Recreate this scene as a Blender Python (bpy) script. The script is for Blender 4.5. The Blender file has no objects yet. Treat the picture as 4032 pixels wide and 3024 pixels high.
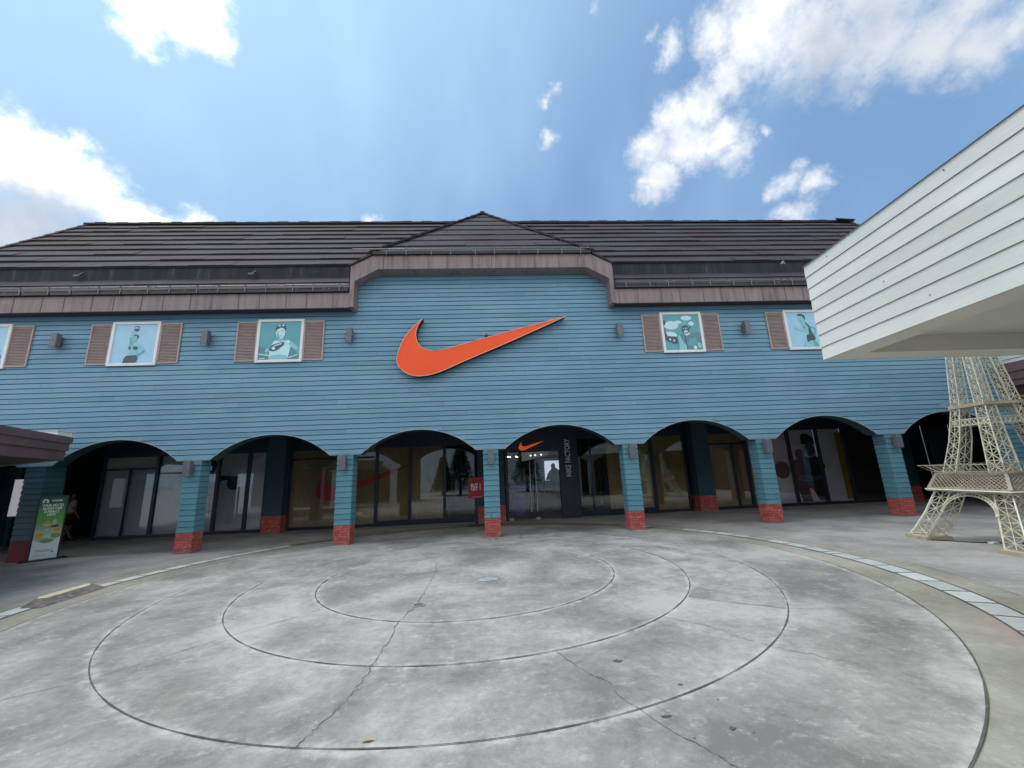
import bpy, math, random
from mathutils import Vector, Matrix
random.seed(7)
S = bpy.context.scene
PI = math.pi

# ------------------------------------------------------------------ camera
cam_data = bpy.data.cameras.new('camera'); cam = bpy.data.objects.new('camera', cam_data)
S.collection.objects.link(cam); S.camera = cam
cam_data.sensor_width = 36.0; cam_data.lens = 36.0 * 1579.69 / 4032.0
cam_data.clip_start = 0.05; cam_data.clip_end = 2000
right = Vector((0.99770876, -0.05369097, -0.04116445))
fwd = Vector((0.06145485, 0.97366811, 0.21953066))
up = Vector((0.0282937, -0.22155742, 0.97473677))
m = Matrix.Identity(4)
for i in range(3):
    m[i][0] = right[i]; m[i][1] = up[i]; m[i][2] = -fwd[i]
m[0][3], m[1][3], m[2][3] = 0, 0, 1.6
cam.matrix_world = m

# ------------------------------------------------------------------ light
SUN_DIR = Vector((-0.42, 0.10, 0.90)).normalized()      # towards the sun
sd = bpy.data.lights.new('sun', 'SUN'); sun = bpy.data.objects.new('sun', sd); S.collection.objects.link(sun)
sd.energy = 2.3; sd.angle = math.radians(38); sd.color = (1.0, 0.96, 0.9)
sun.rotation_euler = SUN_DIR.to_track_quat('Z', 'Y').to_euler()

def nodes_of(mat):
    mat.use_nodes = True
    nt = mat.node_tree; nt.nodes.clear(); return nt

class NB:
    """small node builder"""
    def __init__(s, nt): s.nt = nt
    def n(s, t, **kw):
        nd = s.nt.nodes.new(t)
        for k, v in kw.items(): setattr(nd, k, v)
        return nd
    def put(s, inp, v):
        if v is None: return
        if isinstance(v, (int, float)):
            inp.default_value = v
        elif isinstance(v, (tuple, list)):
            if len(v) == 3 and inp.type == 'RGBA': v = (*v, 1)
            inp.default_value = v
        else: s.nt.links.new(v, inp)
    def math(s, op, a, b=None, c=None, clamp=False):
        nd = s.n('ShaderNodeMath', operation=op, use_clamp=clamp)
        s.put(nd.inputs[0], a); s.put(nd.inputs[1], b); s.put(nd.inputs[2], c); return nd.outputs[0]
    def vmath(s, op, a, b=None, c=None, out=0):
        nd = s.n('ShaderNodeVectorMath', operation=op)
        s.put(nd.inputs[0], a)
        if b is not None: s.put(nd.inputs[1], b)
        if c is not None: s.put(nd.inputs[2], c)
        return nd.outputs[out]
    def noise(s, vec, scale, detail=4, rough=0.55, out='Fac', dist=0.0):
        nd = s.n('ShaderNodeTexNoise'); s.put(nd.inputs['Vector'], vec)
        nd.inputs['Scale'].default_value = scale; nd.inputs['Detail'].default_value = detail
        nd.inputs['Roughness'].default_value = rough; nd.inputs['Distortion'].default_value = dist
        return nd.outputs[out]
    def ramp(s, f, *stops):
        nd = s.n('ShaderNodeValToRGB'); s.put(nd.inputs[0], f); cr = nd.color_ramp
        while len(cr.elements) < len(stops): cr.elements.new(0.5)
        for e, (p, c) in zip(cr.elements, stops):
            e.position = p; e.color = (c, c, c, 1) if isinstance(c, (int, float)) else (*c, 1)
        return nd.outputs[0]
    def mix(s, f, a, b, mode='MIX'):
        nd = s.n('ShaderNodeMix', data_type='RGBA', blend_type=mode)
        s.put(nd.inputs[0], f); s.put(nd.inputs[6], a); s.put(nd.inputs[7], b); return nd.outputs[2]
    def sstep(s, x, a, b):
        nd = s.n('ShaderNodeMapRange', interpolation_type='SMOOTHSTEP')
        s.put(nd.inputs[0], x); nd.inputs[1].default_value = a; nd.inputs[2].default_value = b
        return nd.outputs[0]
    def pos(s): return s.n('ShaderNodeNewGeometry').outputs['Position']
    def obj(s): return s.n('ShaderNodeTexCoord').outputs['Object']
    def xyz(s, v):
        nd = s.n('ShaderNodeSeparateXYZ'); s.put(nd.inputs[0], v); return nd.outputs
    def comb(s, x, y, z):
        nd = s.n('ShaderNodeCombineXYZ'); s.put(nd.inputs[0], x); s.put(nd.inputs[1], y); s.put(nd.inputs[2], z); return nd.outputs[0]
    def scale(s, v, k): return s.vmath('MULTIPLY', v, k)
    def bump(s, h, strength=0.3, dist=0.01):
        nd = s.n('ShaderNodeBump'); nd.inputs['Strength'].default_value = strength; nd.inputs['Distance'].default_value = dist
        s.put(nd.inputs['Height'], h); return nd.outputs[0]
    def out(s, col, rough=0.6, normal=None, metal=0.0, spec=0.5, **kw):
        p = s.n('ShaderNodeBsdfPrincipled'); s.put(p.inputs['Base Color'], col); s.put(p.inputs['Roughness'], rough)
        p.inputs['Metallic'].default_value = metal; p.inputs['Specular IOR Level'].default_value = spec
        if normal is not None: s.put(p.inputs['Normal'], normal)
        o = s.n('ShaderNodeOutputMaterial'); s.nt.links.new(p.outputs[0], o.inputs[0]); return p

# ------------------------------------------------------------------ sky
W = bpy.data.worlds.new('World'); S.world = W; W.use_nodes = True
wn = W.node_tree; wn.nodes.clear(); b = NB(wn)
sky = b.n('ShaderNodeTexSky', sky_type='NISHITA'); sky.sun_disc = False
sky.sun_elevation = math.asin(SUN_DIR.z); sky.sun_rotation = math.atan2(SUN_DIR.x, SUN_DIR.y)
sky.air_density = 1.0; sky.dust_density = 1.2; sky.ozone_density = 1.6; sky.altitude = 0
CLOUD = [[-0.534,0.700,0.475,0.034],[-0.60,0.68,0.43,0.05],[-0.525,0.482,0.701,0.015],[-0.505,0.495,0.707,0.035],[-0.466,0.509,0.724,0.043],[-0.435,0.532,0.726,0.028],[-0.438,0.517,0.736,0.037],[-0.527,0.521,0.672,0.015],[-0.52,0.507,0.688,0.022],[-0.513,0.537,0.67,0.01],[-0.707,0.531,0.467,0.064],[-0.68,0.533,0.504,0.039],[-0.68,0.563,0.469,0.063],[-0.65,0.57,0.503,0.039],[-0.624,0.567,0.538,0.012],[-0.648,0.599,0.471,0.058],[-0.628,0.633,0.453,0.047],[-0.596,0.657,0.46,0.034],[-0.575,0.673,0.466,0.02],[-0.558,0.685,0.469,0.012],[-0.697,0.603,0.387,0.082],[0.421,0.528,0.738,0.038],[0.475,0.511,0.716,0.074],[0.551,0.493,0.673,0.067],[0.619,0.458,0.638,0.069],[0.677,0.435,0.594,0.053],[0.713,0.417,0.563,0.041],[0.732,0.392,0.557,0.025],[0.478,0.462,0.748,0.078],[0.606,0.415,0.679,0.08],[0.695,0.376,0.613,0.039],[0.448,0.572,0.687,0.037],[0.423,0.61,0.67,0.043],[0.381,0.641,0.666,0.041],[0.349,0.684,0.641,0.041],[0.375,0.707,0.6,0.042],[0.363,0.729,0.581,0.025],[0.41,0.656,0.634,0.06],[0.466,0.63,0.621,0.04],[0.49,0.644,0.588,0.025],[0.573,0.634,0.519,0.022],[0.557,0.648,0.519,0.015],[0.606,0.615,0.504,0.023],[0.622,0.607,0.495,0.016],[0.589,0.605,0.536,0.012],[0.595,0.658,0.462,0.024],[0.351,0.56,0.75,0.019],[0.318,0.556,0.768,0.008],[0.149,0.646,0.748,0.01],[0.135,0.663,0.736,0.01],[0.142,0.707,0.693,0.014],[0.207,0.546,0.812,0.009],[0.529,0.601,0.599,0.01],[-0.243,0.8,0.549,0.016],
         [-0.9,-0.3,0.35,0.25],[0.85,-0.4,0.4,0.3],[-0.4,-0.8,0.45,0.4],[0.4,-0.85,0.35,0.35],[0.0,-0.75,0.7,0.3],[0.1,-0.95,0.25,0.3],[-.75,-.6,.3,.3],[.5,-.5,.7,.2]]  # this row: unseen clouds behind the camera, added as fill light
GREY = [[0.66,0.44,0.60,0.09],[0.61,0.47,0.64,0.06],[0.70,0.40,0.60,0.06],[0.57,0.49,0.655,0.05],[-0.686,0.608,0.399,0.075],[-0.71,0.583,0.396,0.07],[-0.649,0.641,0.411,0.035],[0.595,0.505,0.625,0.05],[0.643,0.47,0.604,0.062],[0.692,0.449,0.565,0.055],[0.635,0.433,0.639,0.06],[0.708,0.41,0.576,0.05],[0.557,0.538,0.632,0.04]]
d0 = b.vmath('NORMALIZE', b.n('ShaderNodeTexCoord').outputs['Generated'])
w1 = b.vmath('SUBTRACT', b.noise(d0, 9.0, 6, 0.62, 'Color'), (0.5, 0.5, 0.5))
w2 = b.vmath('SUBTRACT', b.noise(d0, 34.0, 6, 0.65, 'Color'), (0.5, 0.5, 0.5))
dw = b.vmath('ADD', b.vmath('MULTIPLY_ADD', w1, (0.075,)*3, d0), b.vmath('MULTIPLY', w2, (0.034,)*3))
def capmax(vec, caps, sm=0.10, grow=1.0):
    acc = None
    for x, y, z, r in caps:
        amp = min(1.0, 0.36 + r / 0.06); rr = r * (1.55 if r < 0.03 else 1.3) * grow
        v = b.math('MULTIPLY_ADD', b.vmath('DISTANCE', vec, (x, y, z), out=1), -amp / rr, amp)
        acc = v if acc is None else b.math('SMOOTH_MAX', acc, v, sm)
    return acc
cov = capmax(dw, CLOUD)
edge = b.noise(d0, 26, 8, 0.68)
cov2 = b.math('ADD', cov, b.math('MULTIPLY_ADD', edge, 1.1, -0.52))
alpha = b.math('MULTIPLY', b.sstep(cov2, -0.06, 0.86), b.math('MULTIPLY_ADD', b.noise(d0, 14, 5, 0.6), 0.4, 0.74), clamp=True)
gm = b.sstep(b.math('ADD', capmax(b.vmath('MULTIPLY_ADD', w1, (0.13,)*3, d0), GREY, 0.45, 1.35), b.math('MULTIPLY_ADD', b.noise(d0, 7, 4), 0.5, -0.25)), 0.0, 0.75)
sx = b.xyz(d0)
dens = b.sstep(cov2, 0.15, 0.8)
lit = b.math('ADD', b.sstep(b.vmath('DOT_PRODUCT', d0, (-0.62, 0.0, 0.0), out=1), 0.05, 0.30), b.sstep(b.vmath('DOT_PRODUCT', d0, (0.0, -1.0, 0.0), out=1), 0.0, 0.4), clamp=True)  # whiter clouds on the left; those behind the camera brightened as fill
tuft = b.sstep(b.noise(d0, 18, 7, 0.65), 0.32, 0.66)
wht = b.mix(lit, b.mix(tuft, (0.74, 0.79, 0.87), (1.0, 1.0, 1.0)), (1.8, 1.8, 1.78))
ccol = b.mix(gm, b.mix(dens, b.mix(0.5, wht, (0.86, 0.88, 0.92)), wht), b.mix(b.sstep(b.noise(d0, 5, 6, 0.6), 0.3, 0.7), (0.44, 0.51, 0.61), (0.70, 0.74, 0.80)))
# thin veil, thicker towards the sun
sunprox = b.sstep(b.vmath('DOT_PRODUCT', d0, tuple(SUN_DIR), out=1), 0.50, 1.05)
veil = b.math('MULTIPLY', b.sstep(b.noise(b.scale(d0, (2.2, 1.0, 0.8)), 3.0, 5, 0.5), 0.35, 0.8), 0.2)
veil = b.math('ADD', veil, b.math('MULTIPLY', sunprox, 0.85), clamp=True)
skyc = b.scale(sky.outputs[0], (0.105, 0.105, 0.105))
skyc = b.mix(veil, skyc, (0.78, 1.12, 1.22))
skyc = b.vmath('MULTIPLY_ADD', skyc, (0.47, 0.47, 0.47), (0.128, 0.238, 0.405))
fin = b.mix(alpha, skyc, ccol)
bg = b.n('ShaderNodeBackground'); b.put(bg.inputs[0], fin); bg.inputs[1].default_value = 1.0
wo = b.n('ShaderNodeOutputWorld'); wn.links.new(bg.outputs[0], wo.inputs[0])

S.view_settings.view_transform = 'Standard'; S.view_settings.look = 'None'
S.view_settings.gamma = 1; S.view_settings.exposure = 0.22
S.cycles.max_bounces = 6; S.cycles.transparent_max_bounces = 8
try: S.cycles.use_denoising = True
except Exception: pass

# ------------------------------------------------------------------ materials
MATS = {}
def mat(name):
    m_ = bpy.data.materials.new(name); nt = nodes_of(m_); MATS[name] = m_; return m_, NB(nt)

def simple(name, col, rough=0.6, metal=0.0, var=0.12, scale=6.0, spec=0.5, bumps=0.0, emit=None):
    m_, n = mat(name)
    f = n.noise(n.pos(), scale, 5, 0.6)
    lo = tuple(c * (1 - var) for c in col); hi = tuple(min(1, c * (1 + var)) for c in col)
    c = n.ramp(f, (0.3, lo), (0.7, hi))
    nm = n.bump(n.noise(n.pos(), scale * 8, 3), bumps, 0.005) if bumps else None
    p = n.out(c, rough, nm, metal, spec)
    if emit:
        p.inputs['Emission Color'].default_value = (*col, 1); p.inputs['Emission Strength'].default_value = emit
    return m_

def paint_boards(name, base, dark, pitch, z0, jlen=2.6, wear=0.5, rough=0.55, axis='XZ', grain=1.0):
    """painted lapped boards: tone per board, butt joints, grain, fading"""
    m_, n = mat(name)
    P = n.pos(); x, y, z = n.xyz(P)[:3]
    if axis == 'YZ': u = y
    elif axis == 'B': u = n.math('ADD', x, y)
    else: u = x
    row = n.math('FLOOR', n.math('DIVIDE', n.math('SUBTRACT', z, z0 - 0.004), pitch))
    wn_ = n.n('ShaderNodeTexWhiteNoise', noise_dimensions='1D'); n.put(wn_.inputs['W'], row); rnd = wn_.outputs['Value']
    uu = n.math('ADD', n.math('DIVIDE', u, jlen), n.math('MULTIPLY', row, 0.123))
    uu = n.math('ADD', uu, n.math('MULTIPLY', n.math('FLOOR', n.math('DIVIDE', row, 7.0)), 0.37))
    fr = n.math('FRACT', uu); bid = n.math('FLOOR', uu)
    joint = n.math('LESS_THAN', fr, 0.0055 / 2)
    wn2 = n.n('ShaderNodeTexWhiteNoise', noise_dimensions='2D'); n.put(wn2.inputs['Vector'], n.comb(row, bid, 0)); r2 = wn2.outputs['Value']
    g = n.noise(n.comb(n.math('MULTIPLY', u, 1.2), n.math('MULTIPLY', row, 3.1), n.math('MULTIPLY', z, 38 * grain)), 2.2, 5, 0.65)
    big = n.noise(P, 0.55, 5, 0.6)
    f = n.math('ADD', n.math('MULTIPLY', n.math('ADD', n.math('MULTIPLY', rnd, .5), n.math('MULTIPLY', r2, .5)), 0.28), n.math('ADD', n.math('MULTIPLY', g, 0.42), n.math('MULTIPLY', big, 0.5)))
    c = n.ramp(f, (0.38, dark), (0.62, base), (0.86, tuple(min(1, v * 1.13 + 0.015) for v in base)))
    # faded blotches
    bl = n.sstep(n.noise(n.scale(P, (0.5, 0.5, 1.4)), 1.3, 6, 0.6), 0.56, 0.72)
    c = n.mix(n.math('MULTIPLY', bl, wear), c, tuple(min(1, v * 1.16 + 0.03) for v in base))
    hv = n.sstep(n.noise(n.vmath('ADD', P, (3, 3, 8)), 0.8, 3, .5), .4, .62)
    c = n.mix(n.math('MULTIPLY', hv, 0.22), c, tuple(v * k_ for v, k_ in zip(base, (0.82, 1.02, 0.90))))
    stk = n.sstep(n.noise(n.comb(n.math('MULTIPLY', u, 6), 0, n.math('MULTIPLY', z, 0.4)), 1.5, 5, .7), .60, .78)
    c = n.mix(n.math('MULTIPLY', stk, 0.16), c, tuple(v * 0.6 for v in dark))
    c = n.mix(n.math('MULTIPLY', joint, 0.55), c, tuple(v * 0.3 for v in dark))
    h = n.math('ADD', n.math('MULTIPLY', g, 0.5), n.math('MULTIPLY', joint, -1.0))
    n.out(c, rough, n.bump(h, 0.22, 0.004), 0, 0.35)
    return m_

PITCH = 0.1365
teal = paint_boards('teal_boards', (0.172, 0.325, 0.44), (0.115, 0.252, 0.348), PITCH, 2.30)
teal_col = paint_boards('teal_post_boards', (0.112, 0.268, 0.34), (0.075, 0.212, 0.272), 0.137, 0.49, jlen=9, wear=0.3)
white_b = paint_boards('white_boards', (0.63, 0.64, 0.61), (0.50, 0.525, 0.485), 0.1425, 2.70, jlen=40, wear=0.55, axis='B', grain=0.8)
white_far = paint_boards('white_far_boards', (0.72, 0.73, 0.71), (0.6, 0.62, 0.6), 0.16, 2.3, jlen=4, axis='B')
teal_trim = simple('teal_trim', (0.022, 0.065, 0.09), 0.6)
board_edge = simple('board_edge', (0.42, 0.5, 0.47), 0.7)
recess = simple('board_gap', (0.008, 0.04, 0.065), 0.9)
navy = simple('navy_frame', (0.016, 0.026, 0.05), 0.35, var=0.15)
black = simple('black_paint', (0.012, 0.012, 0.014), 0.4)
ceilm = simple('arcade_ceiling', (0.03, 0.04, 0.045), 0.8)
grey_lamp = simple('grey_metal', (0.13, 0.14, 0.165), 0.45, var=0.2, scale=12)
glass_em = simple('lamp_lens', (0.6, 0.62, 0.6), 0.3)
steel = simple('brushed_steel', (0.62, 0.62, 0.6), 0.3, metal=0.9, var=0.06)
white_p = simple('white_paint', (0.78, 0.80, 0.80), 0.5, var=0.05)
brown_f = None
def fascia_mat():
    m_, n = mat('brown_fascia'); P = n.pos(); x, y, z = n.xyz(P)[:3]
    st = n.noise(n.comb(n.math('MULTIPLY', x, 5), n.math('MULTIPLY', y, 3), n.math('MULTIPLY', z, 0.5)), 1.7, 6, 0.65)
    st2 = n.noise(P, 1.1, 4, 0.55)
    c = n.ramp(n.math('ADD', n.math('MULTIPLY', st, 0.65), n.math('MULTIPLY', st2, 0.35)), (0.34, (0.13, 0.10, 0.108)), (0.46, (0.225, 0.172, 0.172)), (0.6, (0.275, 0.215, 0.205)), (0.75, (0.225, 0.20, 0.205)))
    n.out(c, 0.55, n.bump(st, 0.1, 0.004), 0, 0.4); return m_
brown_f = fascia_mat()
def shake_mat():
    m_, n = mat('roof_shingles'); P = n.pos(); x, y, z = n.xyz(P)[:3]
    row = n.math('FLOOR', n.math('MULTIPLY', z, 2.3))
    wn_ = n.n('ShaderNodeTexWhiteNoise', noise_dimensions='2D')
    n.put(wn_.inputs['Vector'], n.comb(n.math('FLOOR', n.math('ADD', n.math('MULTIPLY', x, 0.75), n.math('MULTIPLY', row, 0.41))), row, 0))
    pan = wn_.outputs['Value']
    g = n.noise(n.comb(n.math('MULTIPLY', x, 9), n.math('MULTIPLY', y, 9), n.math('MULTIPLY', z, 3.2)), 1.6, 7, 0.7)
    fine = n.noise(n.comb(n.math('MULTIPLY', x, 3), n.math('MULTIPLY', y, 14), n.math('MULTIPLY', z, 16)), 3.5, 4, 0.7)
    f = n.math('ADD', n.math('MULTIPLY', pan, 0.09), n.math('ADD', n.math('MULTIPLY', g, 0.35), n.math('MULTIPLY', fine, 0.5)))
    c = n.ramp(f, (0.28, (0.020, 0.016, 0.019)), (0.48, (0.050, 0.040, 0.045)), (0.70, (0.088, 0.072, 0.077)))
    big = n.noise(P, 0.45, 3)
    c = n.mix(n.math('MULTIPLY', n.sstep(big, 0.42, 0.62), 0.7), c, n.mix(0.5, c, (0.05, 0.068, 0.075)))
    n.out(c, 0.85, n.bump(n.math('ADD', n.math('MULTIPLY', fine, 1.0), g), 0.7, 0.02), 0, 0.3); return m_
shake = shake_mat()
def band_mat():
    m_, n = mat('roof_band_stained'); P = n.pos(); x, y, z = n.xyz(P)[:3]
    st = n.noise(n.comb(n.math('MULTIPLY', x, 3.6), 0, n.math('MULTIPLY', z, 0.55)), 1.3, 5, 0.6)
    c = n.ramp(st, (0.45, (0.014, 0.016, 0.02)), (0.62, (0.03, 0.033, 0.036)), (0.74, (0.10, 0.10, 0.10)))
    n.out(c, 0.8); return m_
band = band_mat()
def red_mat():
    m_, n = mat('red_painted_stone'); P = n.pos(); x, y, z = n.xyz(P)[:3]
    u = n.math('ADD', x, y)
    br = n.n('ShaderNodeTexBrick'); n.put(br.inputs['Vector'], n.comb(u, z, 0))
    br.inputs['Scale'].default_value = 1.0; br.inputs['Brick Width'].default_value = 0.19; br.inputs['Row Height'].default_value = 0.062
    br.inputs['Mortar Size'].default_value = 0.006; br.inputs['Mortar Smooth'].default_value = 0.5
    br.inputs['Color1'].default_value = (0.40, 0.075, 0.065, 1); br.inputs['Color2'].default_value = (0.56, 0.135, 0.12, 1); br.inputs['Mortar'].default_value = (0.28, 0.05, 0.045, 1)
    f = n.noise(n.comb(n.math('MULTIPLY', u, 8), 0, n.math('MULTIPLY', z, 30)), 1.5, 6, 0.7)
    c = n.mix(n.sstep(f, 0.5, 0.75), br.outputs[0], (0.55, 0.2, 0.2))
    c = n.mix(n.sstep(n.noise(P, 14, 4), 0.60, 0.70), c, (0.55, 0.34, 0.32))
    gr = n.math('SUBTRACT', n.math('MULTIPLY_ADD', n.noise(P, 9, 5, .7), .26, -.02), z)
    c = n.mix(n.math('MULTIPLY', n.sstep(gr, 0.0, 0.08), .6), c, (0.26, 0.2, 0.18))
    n.out(c, 0.75, n.bump(n.math('ADD', f, n.math('MULTIPLY', br.outputs['Fac'], -0.7)), 0.8, 0.015), 0, 0.3); return m_
red = red_mat()

CX, CY = -0.374, 7.411
RINGS = [2.3817, 3.4462, 4.5198, 5.7948]
def concrete(name, lo, mid, hi, rings=True, tint=(1, 1, 1), coarse=1.0):
    m_, n = mat(name); P = n.pos(); x, y, z = n.xyz(P)[:3]
    a = n.noise(P, 0.62 * coarse, 5, 0.55, dist=0.5); a2 = n.noise(P, 2.1, 6, 0.70, dist=0.3)
    sp = n.noise(P, 11, 6, 0.75); fine = n.noise(P, 60, 4, 0.7)
    f = n.math('ADD', n.math('ADD', n.math('MULTIPLY', a, 0.62), n.math('MULTIPLY', a2, 0.24)), n.math('ADD', n.math('MULTIPLY', sp, 0.21), n.math('MULTIPLY', fine, 0.13)))
    c = n.ramp(f, (0.505, lo), (0.60, mid), (0.70, hi))
    # brushed / worn whitish flecks
    fl = n.sstep(n.math('ADD', n.noise(n.scale(P, (1, 1.3, 1)), 7, 8, 0.8), n.math('MULTIPLY', a2, 0.25)), 0.68, 0.76)
    c = n.mix(n.math('MULTIPLY', fl, 0.38), c, tuple(v * 1.28 for v in hi))
    dk = n.sstep(n.noise(P, 23, 5, 0.8), 0.64, 0.76)
    c = n.mix(n.math('MULTIPLY', dk, 0.30), c, tuple(v * 0.72 for v in lo))
    yl = n.sstep(n.noise(n.vmath('ADD', P, (31, 7, 0)), 0.9, 4, 0.6), 0.62, 0.76)
    c = n.mix(n.math('MULTIPLY', yl, 0.28), c, tuple(v * t for v, t in zip(mid, (1.12, 1.06, 0.86))))
    if rings:
        r = n.math('SQRT', n.math('ADD', n.math('POWER', n.math('SUBTRACT', x, CX), 2.0), n.math('POWER', n.math('SUBTRACT', y, CY), 2.0)))
        r = n.math('ADD', r, n.math('MULTIPLY_ADD', n.noise(P, 5, 5, 0.7), 0.16, -0.08))
        acc = None
        for R_ in RINGS:
            dd = n.math('ABSOLUTE', n.math('SUBTRACT', r, R_))
            v = n.math('SUBTRACT', 1.0, n.sstep(dd, 0.0, 0.10))
            acc = v if acc is None else n.math('MAXIMUM', acc, v)
        acc = n.math('MULTIPLY', acc, n.sstep(n.noise(P, 6.0, 6, 0.75), 0.36, 0.64))
        c = n.mix(n.math('MULTIPLY', acc, 0.8), c, tuple(v * 1.28 for v in hi))
    h = n.math('ADD', n.math('MULTIPLY', sp, 0.7), n.math('MULTIPLY', fine, 0.3))
    n.out(c, 0.82, n.bump(h, 0.32, 0.012), 0, 0.3); return m_
conc = concrete('plaza_concrete', (0.195, 0.186, 0.173), (0.30, 0.288, 0.268), (0.435, 0.42, 0.393))
conc_g = concrete('ground_concrete', (0.255, 0.243, 0.23), (0.33, 0.315, 0.298), (0.42, 0.402, 0.38), rings=False)
conc_b = concrete('band_concrete', (0.225, 0.218, 0.172), (0.29, 0.281, 0.23), (0.38, 0.366, 0.305), rings=False)
def pinkish():
    nt = conc_b.node_tree; n = NB(nt); p = [q for q in nt.nodes if q.type == 'BSDF_PRINCIPLED'][0]; src = p.inputs['Base Color'].links[0].from_socket
    f = n.sstep(n.noise(n.vmath('ADD', n.pos(), (5, 9, 0)), 1.5, 5, .7), .52, .68)
    n.put(p.inputs['Base Color'], n.mix(n.math('MULTIPLY', f, .55), src, (.40, .27, .23)))
pinkish()
conc_f = concrete('rough_patch', (0.24, 0.23, 0.215), (0.34, 0.328, 0.31), (0.46, 0.445, 0.42), rings=False, coarse=2.5)
groove = simple('joint_groove', (0.10, 0.096, 0.09), 0.9, var=0.4, scale=12)
crackm = simple('crack_filler', (0.19, 0.18, 0.17), 0.9, var=0.45, scale=22)
def tile_mat():
    m_, n = mat('stone_tiles'); P = n.pos()
    at = n.n('ShaderNodeAttribute'); at.attribute_name = 'tile'
    c = n.ramp(n.noise(n.scale(P, (1, 3, 1)), 5, 6, 0.7), (0.35, 0.85), (0.7, 1.1))
    n.out(n.mix(1.0, at.outputs['Color'], c, 'MULTIPLY'), 0.6, None, 0, 0.4); return m_
tile = tile_mat()

def glassm():
    m_ = bpy.data.materials.new('shop_glass'); nt = nodes_of(m_); n = NB(nt)
    t = n.n('ShaderNodeBsdfTransparent'); t.inputs[0].default_value = (0.84, 0.86, 0.86, 1)
    g = n.n('ShaderNodeBsdfGlossy'); g.inputs['Roughness'].default_value = 0.0; g.inputs[0].default_value = (0.9, 0.95, 1, 1)
    lw = n.n('ShaderNodeLayerWeight'); lw.inputs[0].default_value = 0.35
    f = n.math('MULTIPLY_ADD', lw.outputs['Fresnel'], 0.95, 0.10, clamp=True)
    mx = n.n('ShaderNodeMixShader'); n.put(mx.inputs[0], f); nt.links.new(t.outputs[0], mx.inputs[1]); nt.links.new(g.outputs[0], mx.inputs[2])
    o = n.n('ShaderNodeOutputMaterial'); nt.links.new(mx.outputs[0], o.inputs[0]); return m_
glass = glassm()
def ply_mat(name, lo, hi):
    m_, n = mat(name); P = n.pos(); x, y, z = n.xyz(P)[:3]
    g = n.noise(n.comb(n.math('MULTIPLY', x, 3), 0, n.math('MULTIPLY', z, 0.8)), 2.0, 5, 0.6, dist=0.8)
    a = n.noise(P, 0.9, 4)
    c = n.ramp(n.math('ADD', n.math('MULTIPLY', g, .5), n.math('MULTIPLY', a, .5)), (0.35, lo), (0.65, hi))
    n.out(c, 0.7, None, 0, 0.3); return m_
ply = ply_mat('plywood_board', (0.30, 0.215, 0.10), (0.47, 0.355, 0.18))
greyp = ply_mat('grey_panel', (0.70, 0.70, 0.71), (0.80, 0.80, 0.82))
darkp = simple('dark_print', (0.028, 0.026, 0.034), 0.6)
midp = simple('mid_print', (0.10, 0.12, 0.15), 0.6)
swred = simple('red_print', (0.62, 0.03, 0.02), 0.5)
orange = simple('orange_sign_face', (1.0, 0.115, 0.034), 0.6, var=0.05, scale=1.2, spec=0.25)
orange_s = simple('orange_small_sign', (0.9, 0.13, 0.01), 0.4, var=0.04, emit=0.35)
rimm = simple('sign_rim', (0.75, 0.55, 0.45), 0.5)
shut = simple('shutter_brown', (0.43, 0.34, 0.315), 0.6, var=0.1)
cream = simple('cream_iron', (0.56, 0.53, 0.41), 0.55, var=0.26, scale=9)
cream_d = simple('cream_iron_aged', (0.42, 0.37, 0.27), 0.65, var=0.25, scale=5)
rope = simple('rope_light', (0.85, 0.84, 0.74), 0.3, var=0.05)
soffit = simple('soffit_paint', (0.74, 0.71, 0.62), 0.7, var=0.06, scale=1.5)
soffit2 = simple('soffit_panel', (0.66, 0.65, 0.57), 0.7, var=0.06, scale=1.5)
skin = simple('skin', (0.36, 0.2, 0.13), 0.6, var=0.05)
shirt = simple('grey_shirt', (0.7, 0.66, 0.62), 0.8)
shorts = simple('dark_shorts', (0.02, 0.02, 0.022), 0.8)
hair = simple('black_hair', (0.012, 0.01, 0.01), 0.6)
mann = simple('mannequin_grey', (0.3, 0.3, 0.31), 0.5)
jacket = simple('pale_jacket', (0.42, 0.41, 0.4), 0.8)
blueb = simple('blue_counter', (0.08, 0.12, 0.85), 0.5)
screen = simple('lit_screen', (0.62, 0.68, 0.86), 0.5, var=0.03, emit=0.85)
lampw = simple('lit_spot', (1.0, 0.86, 0.6), 0.5, emit=6.0)
litwhite = simple('white_sheet_glow', (0.72, 0.71, 0.78), 0.6, var=0.03, emit=0.30)  # sheet brightened by a glow of its own, no lamp behind it
wood = simple('cream_top', (0.62, 0.54, 0.38), 0.7, var=0.25, scale=9)
stone = simple('rough_stone', (0.16, 0.145, 0.14), 0.9, var=0.5, scale=14, bumps=0.8)
redsign = simple('crimson_board', (0.34, 0.008, 0.03), 0.45, var=0.05)
whitetext = simple('white_lettering', (0.82, 0.80, 0.80), 0.5, var=0.03)
whitelit = simple('pale_lettering', (0.72, 0.70, 0.72), 0.5, var=0.03)
leafm = simple('dry_leaf', (0.42, 0.30, 0.16), 0.8)
blotch = simple('dark_blotch', (0.10, 0.10, 0.10), 0.8, var=0.3)
foliage = simple('conifer_foliage', (0.03, 0.055, 0.03), 0.9, var=0.5, scale=3)
bark = simple('bark', (0.08, 0.06, 0.045), 0.9)

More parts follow.
